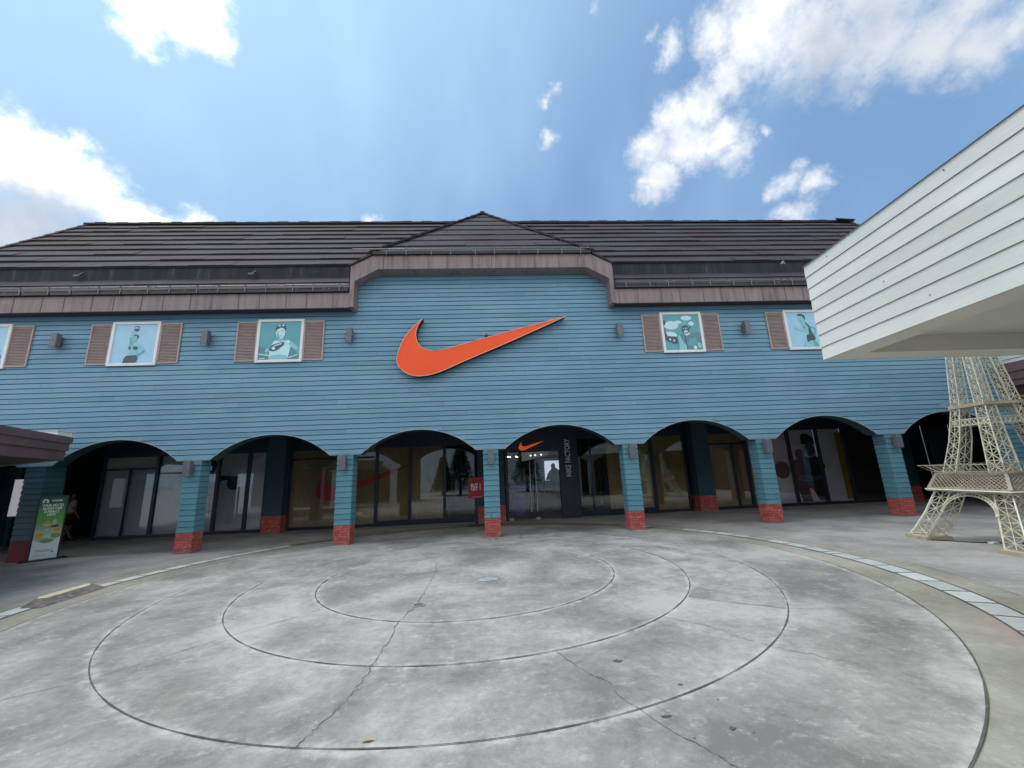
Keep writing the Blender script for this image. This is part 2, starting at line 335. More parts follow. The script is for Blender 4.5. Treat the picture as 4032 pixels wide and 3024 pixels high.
# ------------------------------------------------------------------ mesh helpers
def tagp(o, label=None, cat=None, group=None, kind=None):
    if label: o['label'] = label
    if cat: o['category'] = cat
    if group: o['group'] = group
    if kind: o['kind'] = kind
    return o
def thing(name, label, cat, loc=(0, 0, 0), group=None, rz=0.0):
    o = bpy.data.objects.new(name, None); S.collection.objects.link(o); o.location = loc; o.rotation_euler = (0, 0, rz)
    o.empty_display_size = 0.2
    return tagp(o, label, cat, group)
class MB:
    def __init__(s): s.v = []; s.f = []; s.mi = []; s.cur = 0
    def q(s, *pts):
        i = len(s.v); s.v += [tuple(p) for p in pts]; s.f.append(tuple(range(i, i + len(pts)))); s.mi.append(s.cur)
    def box(s, x0, x1, y0, y1, z0, z1):
        if x0 > x1: x0, x1 = x1, x0
        if y0 > y1: y0, y1 = y1, y0
        if z0 > z1: z0, z1 = z1, z0
        i = len(s.v)
        s.v += [(x0, y0, z0), (x1, y0, z0), (x1, y1, z0), (x0, y1, z0), (x0, y0, z1), (x1, y0, z1), (x1, y1, z1), (x0, y1, z1)]
        for f in ((0, 3, 2, 1), (4, 5, 6, 7), (0, 1, 5, 4), (1, 2, 6, 5), (2, 3, 7, 6), (3, 0, 4, 7)):
            s.f.append(tuple(i + k for k in f)); s.mi.append(s.cur)
    def prism(s, pts, ext):
        """closed polygon pts (3D, planar) extruded by vector ext"""
        n = len(pts); i = len(s.v); e = Vector(ext)
        s.v += [tuple(p) for p in pts] + [tuple(Vector(p) + e) for p in pts]
        s.f.append(tuple(range(i, i + n))); s.f.append(tuple(range(i + 2 * n - 1, i + n - 1, -1))); s.mi += [s.cur] * 2
        for k in range(n):
            l = (k + 1) % n
            s.f.append((i + k, i + n + k, i + n + l, i + l)); s.mi.append(s.cur)
    def bar(s, a, b_, w, h=None, upv=(0, 0, 1)):
        a = Vector(a); b_ = Vector(b_); d = (b_ - a)
        if d.length < 1e-6: return
        d.normalize(); h = h or w; u = Vector(upv)
        if abs(d.dot(u)) > 0.95: u = Vector((1, 0, 0))
        sx_ = d.cross(u).normalized() * w / 2; sz = sx_.cross(d).normalized() * h / 2
        i = len(s.v)
        for p in (a, b_):
            for k1, k2 in ((-1, -1), (1, -1), (1, 1), (-1, 1)): s.v.append(tuple(p + sx_ * k1 + sz * k2))
        for f in ((0, 1, 2, 3), (7, 6, 5, 4), (0, 4, 5, 1), (1, 5, 6, 2), (2, 6, 7, 3), (3, 7, 4, 0)):
            s.f.append(tuple(i + k for k in f)); s.mi.append(s.cur)
    def tube(s, pts, r, n=8, caps=True):
        pts = [Vector(p) for p in pts]; i0 = len(s.v); prev = None
        rr = r if isinstance(r, (list, tuple)) else [r] * len(pts)
        for k, p in enumerate(pts):
            d = (pts[min(k + 1, len(pts) - 1)] - pts[max(k - 1, 0)]).normalized()
            u = Vector((0, 0, 1)) if abs(d.z) < 0.9 else Vector((1, 0, 0))
            a = d.cross(u).normalized(); c = a.cross(d).normalized()
            for j in range(n):
                t = 2 * PI * j / n; s.v.append(tuple(p + a * rr[k] * math.cos(t) + c * rr[k] * math.sin(t)))
        for k in range(len(pts) - 1):
            for j in range(n):
                l = (j + 1) % n; q_ = i0 + k * n
                s.f.append((q_ + j, q_ + l, q_ + n + l, q_ + n + j)); s.mi.append(s.cur)
        if caps:
            s.f.append(tuple(i0 + j for j in range(n))[::-1]); s.mi.append(s.cur)
            e = i0 + (len(pts) - 1) * n; s.f.append(tuple(e + j for j in range(n))); s.mi.append(s.cur)
    def sphere(s, c, r, n=10, m_=6, sc=(1, 1, 1)):
        i0 = len(s.v)
        for a in range(m_ + 1):
            th = PI * a / m_
            for j in range(n):
                ph = 2 * PI * j / n
                s.v.append((c[0] + r * sc[0] * math.sin(th) * math.cos(ph), c[1] + r * sc[1] * math.sin(th) * math.sin(ph), c[2] + r * sc[2] * math.cos(th)))
        for a in range(m_):
            for j in range(n):
                l = (j + 1) % n; s.f.append((i0 + a * n + j, i0 + a * n + l, i0 + (a + 1) * n + l, i0 + (a + 1) * n + j)); s.mi.append(s.cur)
    def build(s, name, mats, parent=None, smooth=False, bevel=0.0):
        me = bpy.data.meshes.new(name)
        off = Vector((0, 0, 0)); p = parent
        inv = None
        if parent is not None:
            ch = []; p = parent
            while p is not None: ch.append(p); p = p.parent
            M_ = Matrix.Identity(4)
            for p in reversed(ch): M_ = M_ @ p.matrix_basis
            inv = M_.inverted()
        vs = [tuple(inv @ Vector(v)) for v in s.v] if inv is not None else s.v
        me.from_pydata(vs, [], s.f)
        if not isinstance(mats, (list, tuple)): mats = [mats]
        for k in mats: me.materials.append(k)
        me.polygons.foreach_set('material_index', s.mi)
        me.polygons.foreach_set('use_smooth', [smooth] * len(s.f))
        me.update()
        o = bpy.data.objects.new(name, me); S.collection.objects.link(o)
        if parent is not None: o.parent = parent
        if bevel:
            md = o.modifiers.new('bevel', 'BEVEL'); md.width = bevel; md.segments = 2; md.limit_method = 'ANGLE'
        return o
def copy_tree(o, loc=None, label=None, parent=None):
    c = o.copy(); S.collection.objects.link(c)
    if parent is not None: c.parent = parent
    if loc is not None: c.location = loc
    if label: c['label'] = label
    for ch in list(o.children): copy_tree(ch, parent=c)
    return c
def text_mesh(name, body, size, M_, material, parent=None, ext=0.004, bold=0.0, spacing=1.0, line=1.0, align='CENTER', sx_=1.0):
    cu = bpy.data.curves.new(name, 'FONT'); cu.body = body; cu.size = size; cu.extrude = ext; cu.offset = bold
    cu.space_character = spacing; cu.space_line = line; cu.align_x = align; cu.align_y = 'CENTER'
    to = bpy.data.objects.new('tmp', cu); S.collection.objects.link(to)
    bpy.context.view_layer.update()
    me = bpy.data.meshes.new_from_object(to.evaluated_get(bpy.context.evaluated_depsgraph_get()))
    bpy.data.objects.remove(to)
    me.name = name; me.materials.clear(); me.materials.append(material)
    if parent is not None:
        bpy.context.view_layer.update(); M_ = parent.matrix_world.inverted() @ M_
    me.transform(M_ @ Matrix.Diagonal((sx_, 1, 1, 1)))
    o = bpy.data.objects.new(name, me); S.collection.objects.link(o); o.parent = parent
    return o
def frame_M(origin, xdir, ydir):
    x = Vector(xdir).normalized(); y = Vector(ydir).normalized(); z = x.cross(y)
    M_ = Matrix.Identity(4)
    for i in range(3): M_[i][0], M_[i][1], M_[i][2], M_[i][3] = x[i], y[i], z[i], origin[i]
    return M_

# ------------------------------------------------------------------ ground
def disc_ring(r0, r1, z, n=256, a0=0.0, a1=2 * PI):
    mb = MB()
    full = abs(a1 - a0 - 2 * PI) < 1e-6
    for k in range(n):
        t0 = a0 + (a1 - a0) * k / n; t1 = a0 + (a1 - a0) * (k + 1) / n
        P = lambda r, t: (CX + r * math.cos(t), CY + r * math.sin(t), z)
        if r0 <= 0: mb.q((CX, CY, z), P(r1, t0), P(r1, t1))
        else: mb.q(P(r0, t0), P(r1, t0), P(r1, t1), P(r0, t1))
    return mb
g = MB(); g.q((-400, -400, 0), (400, -400, 0), (400, 400, 0), (-400, 400, 0)); tagp(g.build('ground', conc_g), kind='structure')
tagp(disc_ring(5.79, 6.93, 0.004).build('paved_band', conc_b), kind='structure')
tagp(disc_ring(0, 5.79, 0.008).build('plaza_disc', conc), kind='structure')
# patch of rougher re-laid concrete between two rings
pm = MB()
N = 30
for k in range(N):
    t0 = math.radians(-36 + 100 * k / N); t1 = math.radians(-36 + 100 * (k + 1) / N)
    P = lambda r, t: (CX + r * math.cos(t), CY + r * math.sin(t), 0.0105)
    pm.q(P(3.47, t0), P(4.50, t0), P(4.50, t1), P(3.47, t1))
tagp(pm.build('concrete_patch', conc_f), kind='structure')
# tile strip
tm = MB(); cols = []
k = 0; t = 0.0
rnd = random.Random(3)
while t < 2 * PI - 1e-4:
    dt = 0.46 / 6.4
    t1 = min(t + dt, 2 * PI); tt = t + 0.003; te = t1 - 0.003
    deg = math.degrees(t) % 360
    sub = 3
    for j in range(sub):
        a = tt + (te - tt) * j / sub; c_ = tt + (te - tt) * (j + 1) / sub
        P = lambda r, t_: (CX + r * math.cos(t_), CY + r * math.sin(t_), 0.010)
        tm.q(P(6.285, a), P(6.545, a), P(6.545, c_), P(6.285, c_))
    pale = 0.5 + 0.16 * rnd.random()
    if 48 < deg < 140: c0 = (0.17, 0.15, 0.13)
    elif deg >= 140 and deg < 200: c0 = (pale * 0.9, pale * 0.9, pale * 0.86)
    elif deg > 200 or deg < 18: c0 = (pale * 0.88, pale * 0.90, pale * 0.86) if rnd.random() < .8 else (.36, .355, .32)
    else: c0 = (pale * .92, pale * .92, pale * 0.86) if rnd.random() < 0.55 else (0.33, 0.325, 0.27)
    cols += [c0] * sub * 4
    t = t1
to = tm.build('tile_strip', tile); tagp(to, kind='structure')
ca = to.data.color_attributes.new('tile', 'FLOAT_COLOR', 'CORNER')
for i, c0 in enumerate(cols): ca.data[i].color = (*c0, 1)
jm = MB()
def ringline(r, w, z, wob=0.0):
    n = 360
    for k in range(n):
        t0 = 2 * PI * k / n; t1 = 2 * PI * (k + 1) / n
        ww = lambda t_: w * (1 + wob * math.sin(t_ * 37) * math.sin(t_ * 11 + 1))
        P = lambda rr, t_: (CX + rr * math.cos(t_), CY + rr * math.sin(t_), z)
        jm.q(P(r - ww(t0) / 2, t0), P(r + ww(t0) / 2, t0), P(r + ww(t1) / 2, t1), P(r - ww(t1) / 2, t1))
for r, w_ in zip(RINGS, (0.012, 0.011, 0.010, 0.012)): ringline(r, w_, 0.0145, 0.45)
ringline(6.272, 0.016, 0.0145, 0.3); ringline(6.558, 0.016, 0.0145, 0.3); ringline(6.93, 0.010, 0.0145, 0.5)
tagp(jm.build('paving_joints', groove), kind='structure')
def crack_line(mb, pts, w, z=0.0125, amp=0.02, seed=0, n=10):
    r = random.Random(seed); out = []
    for i in range(len(pts) - 1):
        for k in range(n):
            f = k / n; out.append((pts[i][0] * (1 - f) + pts[i + 1][0] * f + r.uniform(-amp, amp), pts[i][1] * (1 - f) + pts[i + 1][1] * f + r.uniform(-amp, amp)))
    out.append(pts[-1])
    L = []
    for i, p in enumerate(out):
        a = Vector(out[max(i - 1, 0)]); c_ = Vector(out[min(i + 1, len(out) - 1)]); d = (c_ - a); d.normalize(); nn = Vector((-d.y, d.x))
        ww = w * r.uniform(0.2, 1.25) / 2
        L.append((p[0] + nn.x * ww, p[1] + nn.y * ww, p[0] - nn.x * ww, p[1] - nn.y * ww))
    for a, c_ in zip(L, L[1:]):
        mb.q((a[0], a[1], z), (a[2], a[3], z), (c_[2], c_[3], z), (c_[0], c_[1], z))
cm = MB()
for pts_, seed_ in (([(-4.4, 3.5), (-4.9, 3.2)], 8), ([(0.3, 8.6), (1.1, 8.9), (1.8, 9.6)], 9), ([(3.4, 7.9), (4.1, 8.4)], 10)): crack_line(cm, pts_, 0.005, seed=seed_, amp=.012)
crack_line(cm, [(-1.627, 9.657), (-1.35, 8.95), (-1.047, 8.299), (-0.99, 7.4), (-0.977, 6.646), (-0.994, 5.762), (-1.096, 5.15), (-1.072, 4.477), (-1.079, 4.062), (-1.089, 3.653), (-1.118, 3.432), (-1.186, 3.193), (-1.244, 2.99)], 0.011, seed=1, n=7)
crack_line(cm, [(0.558, 4.097), (0.64, 3.861), (0.748, 3.639), (0.87, 3.473), (0.879, 3.274), (0.966, 3.093), (1.084, 2.824), (1.174, 2.714), (1.246, 2.596), (1.275, 2.512), (1.5, 2.1)], 0.010, seed=2, n=7, amp=0.008)
crack_line(cm, [(1.866, 4.755), (2.182, 4.423), (2.327, 4.074), (2.431, 3.9), (2.679, 3.672), (2.893, 3.461)], 0.007, seed=3)
crack_line(cm, [(2.46, 5.307), (3.273, 4.755), (4.215, 4.574)], 0.006, seed=4)
crack_line(cm, [(-2.18, 5.806), (-2.869, 5.047), (-3.281, 4.472), (-3.528, 4.199), (-3.744, 4.035), (-3.948, 3.895), (-4.4, 3.5)], 0.007, seed=5, amp=0.006)
tagp(cm.build('pavement_cracks', crackm), kind='structure')
# drains and manholes
rim_m = simple('drain_rim', (.38, .38, .37), .6)
grate_m = simple('drain_grate', (.15, .15, .15), .7)
def drain(name, label, x, y, r, group=None):
    t_ = thing(name, label, 'drain', (x, y, 0.011), group)
    mb = MB(); n = 28
    for k in range(n):
        a, c_ = 2 * PI * k / n, 2 * PI * (k + 1) / n
        P = lambda rr, tt_, z: (x + rr * math.cos(tt_), y + rr * math.sin(tt_), z)
        mb.q(P(r * 0.84, a, 0.017), P(r, a, 0.017), P(r, c_, 0.017), P(r * 0.84, c_, 0.017)); mb.q(P(r, a, 0.012), P(r, c_, 0.012), P(r, c_, 0.017), P(r, a, 0.017))
    mb.build('rim', rim_m, t_)
    mb = MB()
    for k in range(n):
        a, c_ = 2 * PI * k / n, 2 * PI * (k + 1) / n
        mb.q((x, y, 0.0155), (x + r * .84 * math.cos(a), y + r * .84 * math.sin(a), 0.0155), (x + r * .84 * math.cos(c_), y + r * .84 * math.sin(c_), 0.0155))
    for k in range(-3, 4):
        h = math.sqrt(max(0, (r * .8) ** 2 - (k * r * .22) ** 2)); mb.box(x + k * r * .22 - r * .06, x + k * r * .22 + r * .06, y - h, y + h, 0.0165, 0.0185)
    mb.build('grate', grate_m, t_)
    return t_
drain('floor_drain', 'round grey floor drain on the long crack inside the innermost paving ring', -0.964, 5.72, 0.082)
drain('floor_drain', 'small round drain cover at the foot of the post beside the red sign', 0.115, 10.86, 0.07)
drain('floor_drain', 'small round drain cover before the entrance doors, just right of the middle post', 0.735, 10.86, 0.07)
# taped paper scrap
t_ = thing('paper_scrap', 'torn white and blue paper scrap stuck on the centre of the round paving', 'litter', (-0.08, 6.8, 0.011))
mb = MB(); mb.prism([(-0.23, 6.74, 0.0115), (-0.1, 6.71, 0.0115), (0.06, 6.76, 0.0115), (0.09, 6.86, 0.0115), (-0.06, 6.92, 0.0115), (-0.2, 6.85, 0.0115)], (0, 0, 0.003)); mb.build('sheet', simple('worn_paper', (.40, .415, .43), .7, var=.3, scale=30), t_)
mb = MB(); mb.prism([(-0.14, 6.79, 0.0155), (-0.02, 6.77, 0.0155), (0.03, 6.84, 0.0155), (-0.1, 6.87, 0.0155)], (0, 0, 0.002)); mb.build('blue_print', simple('pale_blue', (0.27, 0.34, 0.46), 0.6), t_)
# stains as one surface pattern object
sp = MB()
for x, y, r in [(1.04, 3.811, .045), (1.382, 3.364, .022), (1.542, 3.136, .010), (1.11, 2.994, .034), (1.452, 2.819, .028), (1.183, 2.76, .010), (1.553, 2.762, .008)]:
    rr = random.Random(int(x * 100)); n = 17; r *= .62
    sp.q(*[(x + r * rr.uniform(.35, 1.3) * 1.5 * math.cos(2 * PI * k / n), y + r * rr.uniform(.35, 1.3) * math.sin(2 * PI * k / n), 0.013) for k in range(n)])
tagp(sp.build('pavement_stains', blotch), kind='structure')
t_ = thing('dry_leaf', 'small dry brown leaf lying on the paving near the bottom of the picture', 'leaf', (-0.8, 2.98, 0.01))
mb = MB(); mb.q((-0.85, 2.985, 0.014), (-0.835, 2.974, 0.02), (-0.80, 2.972, 0.022), (-0.765, 2.992, 0.016), (-0.795, 3.0, 0.016), (-0.825, 3.0, 0.024)); mb.build('leaf_blade', leafm, t_)
mb = MB(); mb.tube([(-0.87, 2.985, 0.014), (-0.9, 2.99, 0.018), (-0.92, 2.982, 0.014)], 0.0015, 5); mb.build('leaf_stem', leafm, t_)
# ramp block on the tile strip
t_ = thing('ramp_block', 'low grey stone block with a cream top lying across the tile strip at left', 'block', (-6.75, 7.3, 0))
mb = MB()
B_ = [(-6.50, 6.70), (-6.57, 7.80), (-6.83, 7.96), (-7.0, 7.93), (-6.98, 6.98), (-6.80, 6.70)]
T_ = [(-6.68, 6.90), (-6.73, 7.70), (-6.86, 7.84), (-6.93, 7.82), (-6.91, 7.04), (-6.82, 6.90)]
nB = len(B_)
for k in range(nB):
    l = (k + 1) % nB; mb.q((*B_[k], 0.009), (*B_[l], 0.009), (*T_[l], 0.072), (*T_[k], 0.072))
mb.q(*[(*p, 0.072) for p in T_]); mb.build('stone_body', stone, t_)
mb = MB(); C_ = [(x * .92 + -6.79 * .08, y * .93 + 7.35 * .07) for x, y in T_]; mb.prism([(*p, 0.0735) for p in C_], (0, 0, 0.010)); mb.build('cream_top', wood, t_)

# ------------------------------------------------------------------ main building
D = 11.14; S0 = -7.738; SP = 3.8885; CW = 0.4255; WL = 0.811; ZT = 2.298; ZA = 2.906; TH = 0.36
XL, XR = -16.0, 15.83
bld = thing('storefront_building', 'long two-storey blue clapboard shop with dark shingled roof and arched ground floor', 'building', (0, D, 0))
cols_x = [S0 + SP * i for i in range(-2, 7)]
half = SP / 2 - WL / 2; sag = ZA - ZT; AR = (half * half + sag * sag) / (2 * sag)
def low(x):
    """height of the lower edge of the boarded wall at x"""
    k = round((x - S0) / SP - 0.5); xc = S0 + (k + 0.5) * SP; d = x - xc
    if x > S0 + 6 * SP - WL / 2 + 0.001: return ZT
    if abs(d) >= half: return ZT
    return ZT + math.sqrt(AR * AR - d * d) - (AR - sag)
xs = set([XL, XR])
for i in range(-4, 7):
    xc = S0 + (i + 0.5) * SP
    for k in range(-16, 17):
        x = xc + half * k / 16
        if XL < x < XR: xs.add(round(x, 5))
xs |= {-3.7, -3.05, 3.07, 3.7, 3.2, -3.2}
xs = sorted(xs)
def topz(x0, x1):
    xm = (x0 + x1) / 2
    if abs(xm) < 3.72: return 7.75
    return 6.60
wall = MB(); gap = MB()
NR = int(round((7.9 - ZT) / PITCH)) + 1
def lapped(mb, gp, pa, pb, nrm, z0, z1, za, zb, proud=0.022, g_=0.016):
    """one board between z0,z1 from pa to pb (xy), lower boundary za,zb at the two ends"""
    nx, ny = nrm
    def pt(p, off, z): return (p[0] + nx * off, p[1] + ny * off, z)
    if max(za, zb) >= z1 + 0.05 or min(za, zb) > z1: return
    f = lambda z: proud * (1 - 0.72 * (z - z0) / (z1 - z0))
    la, lb = min(max(z0 + g_, za), z1), min(max(z0 + g_, zb), z1)
    if la >= z1 and lb >= z1: return
    mb.q(pt(pa, f(la), la), pt(pb, f(lb), lb), pt(pb, f(z1), z1), pt(pa, f(z1), z1))
    mb.q(pt(pa, -0.006, la), pt(pb, -0.006, lb), pt(pb, f(lb), lb), pt(pa, f(la), la))
    ga, gb = max(z0, za), max(z0, zb)
    if ga < z0 + g_ or gb < z0 + g_:
        gp.q(pt(pa, -0.004, min(ga, la)), pt(pb, -0.004, min(gb, lb)), pt(pb, -0.004, lb), pt(pa, -0.004, la))
for x0, x1 in zip(xs, xs[1:]):
    zt = topz(x0, x1)
    for r in range(NR):
        z0 = ZT + r * PITCH; z1 = min(z0 + PITCH, zt)
        if z1 - z0 < 0.02: continue
        lapped(wall, gap, (x0, D), (x1, D), (0, -1), z0, z1, low(x0 + 1e-6) if x0 in (XL,) else low(x0), low(x1))
wo_ = wall.build('clapboard_wall', teal, bld)
gap.build('board_gaps', recess, wo_)
# arch reveal, back of the wall, trim bead
rev = MB(); edge_ = MB(); back = MB()
for x0, x1 in zip(xs, xs[1:]):
    a, c_ = low(x0), low(x1)
    rev.q((x0, D + 0.006, a), (x1, D + 0.006, c_), (x1, D + TH, c_), (x0, D + TH, a))
    back.q((x1, D + TH, c_), (x0, D + TH, a), (x0, D + TH, 3.3), (x1, D + TH, 3.3))
    edge_.q((x0, D - 0.021, a - 0.004), (x1, D - 0.021, c_ - 0.004), (x1, D - 0.021, c_ + 0.008), (x0, D - 0.021, a + 0.008))
    edge_.q((x0, D - 0.021, a - 0.004), (x1, D - 0.021, c_ - 0.004), (x1, D + 0.005, c_ - 0.004), (x0, D + 0.005, a - 0.004))
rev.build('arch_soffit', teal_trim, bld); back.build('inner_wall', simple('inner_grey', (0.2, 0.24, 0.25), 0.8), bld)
edge_.build('edge_trim', board_edge, bld)
# side walls and rear volume
sw = MB()
sw.box(XL, XL + 0.2, D + TH + .01, 20.2, 0, 6.9); sw.box(XR - 0.2, XR, D + TH + .01, 20.2, 3.34, 6.9); sw.box(XL, XR, 20.0, 20.25, 0, 6.9)
sw.build('side_wall', teal_trim, bld)
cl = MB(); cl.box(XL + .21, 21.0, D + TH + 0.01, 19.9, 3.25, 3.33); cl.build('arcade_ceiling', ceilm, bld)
# columns
pier_b = paint_boards('shaded_pier_boards', (0.035, 0.10, 0.135), (0.02, 0.075, 0.105), 0.137, 0.49, jlen=9, wear=0.2)  # post boards with the shade on the leftmost pier put into the colour
pier_r = simple('shaded_red_stone', (0.17, 0.03, 0.035), .8, var=.3, scale=20, bumps=.5)  # red base of that pier, its shade painted in as well
def column(x, w, dpt, y0, name='column', boards=teal_col, zbase=0.49, ztop=2.297, redm=None):
    pr = MB(); gp = MB(); n = int(round((ztop - zbase) / 0.137)); pz_ = (ztop - zbase) / n
    cs = [(x - w / 2, y0), (x + w / 2, y0), (x + w / 2, y0 + dpt), (x - w / 2, y0 + dpt)]
    for r in range(n):
        z0 = zbase + r * pz_; z1 = z0 + pz_
        lo_, hi_ = 0.016, 0.004; zz = z0 + 0.011
        def sq(o, z): return [(x - w / 2 - o, y0 - o, z), (x + w / 2 + o, y0 - o, z), (x + w / 2 + o, y0 + dpt + o, z), (x - w / 2 - o, y0 + dpt + o, z)]
        A, B = sq(lo_, zz), sq(hi_, z1)
        for k in range(4):
            l = (k + 1) % 4; pr.q(A[k], A[l], B[l], B[k])
            i0 = sq(-0.004, zz); gp.q(sq(-0.004, z0)[k], sq(-0.004, z0)[l], i0[l], i0[k]); pr.q(i0[k], i0[l], A[l], A[k])
    c_ = pr.build(name, boards, bld); gp.build('board_gaps', recess, c_)
    rb = MB(); rb.box(x - w / 2 - .012, x + w / 2 + .012, y0 - .012, y0 + dpt + .012, 0.0, zbase + 0.004)
    rb.build('red_base', redm or red, c_, bevel=0.006)
    return c_
for i, x in enumerate(cols_x):
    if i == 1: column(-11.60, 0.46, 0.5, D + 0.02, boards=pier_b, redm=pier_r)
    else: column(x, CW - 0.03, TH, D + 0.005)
# fascia (brown), soffit
OH = 0.38
def extr_profile(mb, pts, y0, y1):
    """closed polygon in XZ, extruded in Y"""
    mb.prism([(p[0], y0, p[1]) for p in pts], (0, y1 - y0, 0))
fas = MB()
FY = D - OH
fas.cur = 0
cent = [(-3.82, 6.37), (-3.82, 7.62), (-3.20, 7.95), (3.20, 7.95), (3.82, 7.62), (3.82, 6.37), (3.70, 6.37), (3.70, 7.15), (3.05, 7.52), (-3.05, 7.52), (-3.70, 7.15), (-3.70, 6.37)]
seam_m = simple('seam_dark', (0.09, 0.07, 0.08), 0.7)
for xa_, xb_ in ((XL, -3.74), (3.74, 16.6)):
    fas = MB(); fas.box(xa_, xb_, FY, FY + 0.05, 6.37, 6.82)
    fas.cur = 1; x = xa_ + .2; k = 0
    while x < xb_ - .1:
        fas.box(x, x + 0.014, FY - 0.006, FY + .01, 6.372, 6.815)
        x += 0.56 + 0.16 * (k % 2); k += 1
    fas.build('fascia', [brown_f, seam_m], bld)
cf = MB()
Y0 = FY - 0.035
segs = [((-3.82, 6.37), (-3.82, 7.62), (-3.70, 7.15), (-3.70, 6.37)), ((-3.82, 7.62), (-3.20, 7.95), (-3.05, 7.52), (-3.70, 7.15)), ((-3.20, 7.95), (3.20, 7.95), (3.05, 7.52), (-3.05, 7.52)), ((3.20, 7.95), (3.82, 7.62), (3.70, 7.15), (3.05, 7.52)), ((3.82, 7.62), (3.82, 6.37), (3.70, 6.37), (3.70, 7.15))]
for q4 in segs:
    cf.q(*[(p[0], Y0, p[1]) for p in q4])
outer = [(-3.82, 6.37), (-3.82, 7.62), (-3.20, 7.95), (3.20, 7.95), (3.82, 7.62), (3.82, 6.37)]
inner = [(-3.70, 6.37), (-3.70, 7.15), (-3.05, 7.52), (3.05, 7.52), (3.70, 7.15), (3.70, 6.37)]
for L_, off in ((outer, 1), (inner, -1)):
    for a, c_ in zip(L_, L_[1:]):
        cf.q((a[0], Y0, a[1]), (c_[0], Y0, c_[1]), (c_[0], D + 0.5, c_[1]), (a[0], D + 0.5, a[1]))
for a, c_ in ((outer[0], inner[0]), (outer[5], inner[5])):
    cf.q((a[0], Y0, 6.37), (c_[0], Y0, 6.37), (c_[0], D - .02, 6.37), (a[0], D - .02, 6.37))
cf.cur = 1; x = -2.9; k = 0
while x < 3.05:
    cf.box(x, x + 0.014, Y0 - 0.006, Y0 + .01, 7.525, 7.945); x += 0.56 + 0.16 * (k % 2); k += 1
cf.build('raised_fascia', [brown_f, seam_m], bld)
es_m = simple('eave_soffit_brown', (0.05, 0.035, 0.045), 0.8)
for xa_, xb_ in ((XL, -3.825), (3.825, 16.6)):
    so = MB(); so.box(xa_, xb_, FY + 0.051, D - 0.024, 6.385, 6.41); so.build('eave_soffit', es_m, bld)
# roof: shingle courses as real steps
def courses(mb, xl0, xr0, xl1, xr1, y0, z0, y1, z1, n, th=0.03, ydark=None):
    """slope from (y0,z0) to (y1,z1); left/right edges interpolate"""
    ln = math.hypot(y1 - y0, z1 - z0); ny, nz = -(z1 - z0) / ln, (y1 - y0) / ln
    for k in range(n):
        a, c_ = k / n, (k + 1) / n
        def P(f, side, off):
            x = (xl0 + (xl1 - xl0) * f) if side == 0 else (xr0 + (xr1 - xr0) * f)
            return (x, y0 + (y1 - y0) * f + ny * off, z0 + (z1 - z0) * f + nz * off)
        nsub = max(1, int((xr0 - xl0) / 1.2)); rr = random.Random(int(k * 17 + xl0 * 31))
        for j in range(nsub):
            s0, s1 = j / nsub, (j + 1) / nsub
            def L(f, s_, off):
                A, B = Vector(P(f, 0, off)), Vector(P(f, 1, off)); return A + (B - A) * s_
            t_ = th * rr.uniform(0.85, 1.25)
            mb.q(L(a, s0, t_), L(a, s1, t_), L(c_, s1, 0.004), L(c_, s0, 0.004))
            mb.q(L(a, s0, -0.01), L(a, s1, -0.01), L(a, s1, t_), L(a, s0, t_))
rf = MB()
RYb, RZb, RYr, RZr = 11.55, 8.07, 15.5, 12.25
for xa, xb in ((-16.15, -3.83), (3.83, 16.75)):
    courses(rf, xa, xb, xa, xb, 10.72, 6.92, RYb, 7.70, 2, 0.035)
courses(rf, -16.15, 16.72, -16.15, 16.72, RYb - 0.05, RZb, RYr, RZr, 9, 0.06)
for xv in (-16.12, 16.70):
    for k in range(12):
        a, c_ = k / 12, (k + 1.1) / 12
        rf.bar((xv, RYb - .06 + (RYr - RYb + .06) * a, RZb + (RZr - RZb) * a + .07), (xv, RYb - .06 + (RYr - RYb + .06) * c_, RZb + (RZr - RZb) * c_ + .045), .16, .06)
# rear slope and gable ends
rf.q((-16.15, RYr, RZr), (16.72, RYr, RZr), (16.72, 20.4, 7.0), (-16.15, 20.4, 7.0))
rf.q((-16.15, RYb, RZb), (-16.15, RYr, RZr), (-16.15, 20.4, 7.0), (-16.15, 11, 7.0))
rf.q((16.72, RYb, RZb), (16.72, RYr, RZr), (16.72, 20.4, 7.0), (16.72, 20.4, 6.9), (16.72, 10.75, 6.9))
rfo = rf.build('roof', shake, bld)
bd = MB(); bd.box(-16.1, 16.70, RYb - 0.02, RYb + 0.05, 7.68, 8.085); bd.build('stained_band', band, rfo)
# ridge caps
rc = MB(); x = -16.2
while x < 16.7:
    rc.box(x, x + 0.42, RYr - 0.13, RYr + 0.13, RZr - 0.02, RZr + 0.055 + 0.012 * ((int(x * 10)) % 3)); x += 0.425
rc.prism([(16.0, RYr - .3, RZr), (16.85, RYr - .3, RZr - .05), (16.85, RYr + .3, RZr - .05), (16.2, RYr, RZr + .22)], (0, 0, 0.04))
rc.build('ridge_caps', shake, rfo)
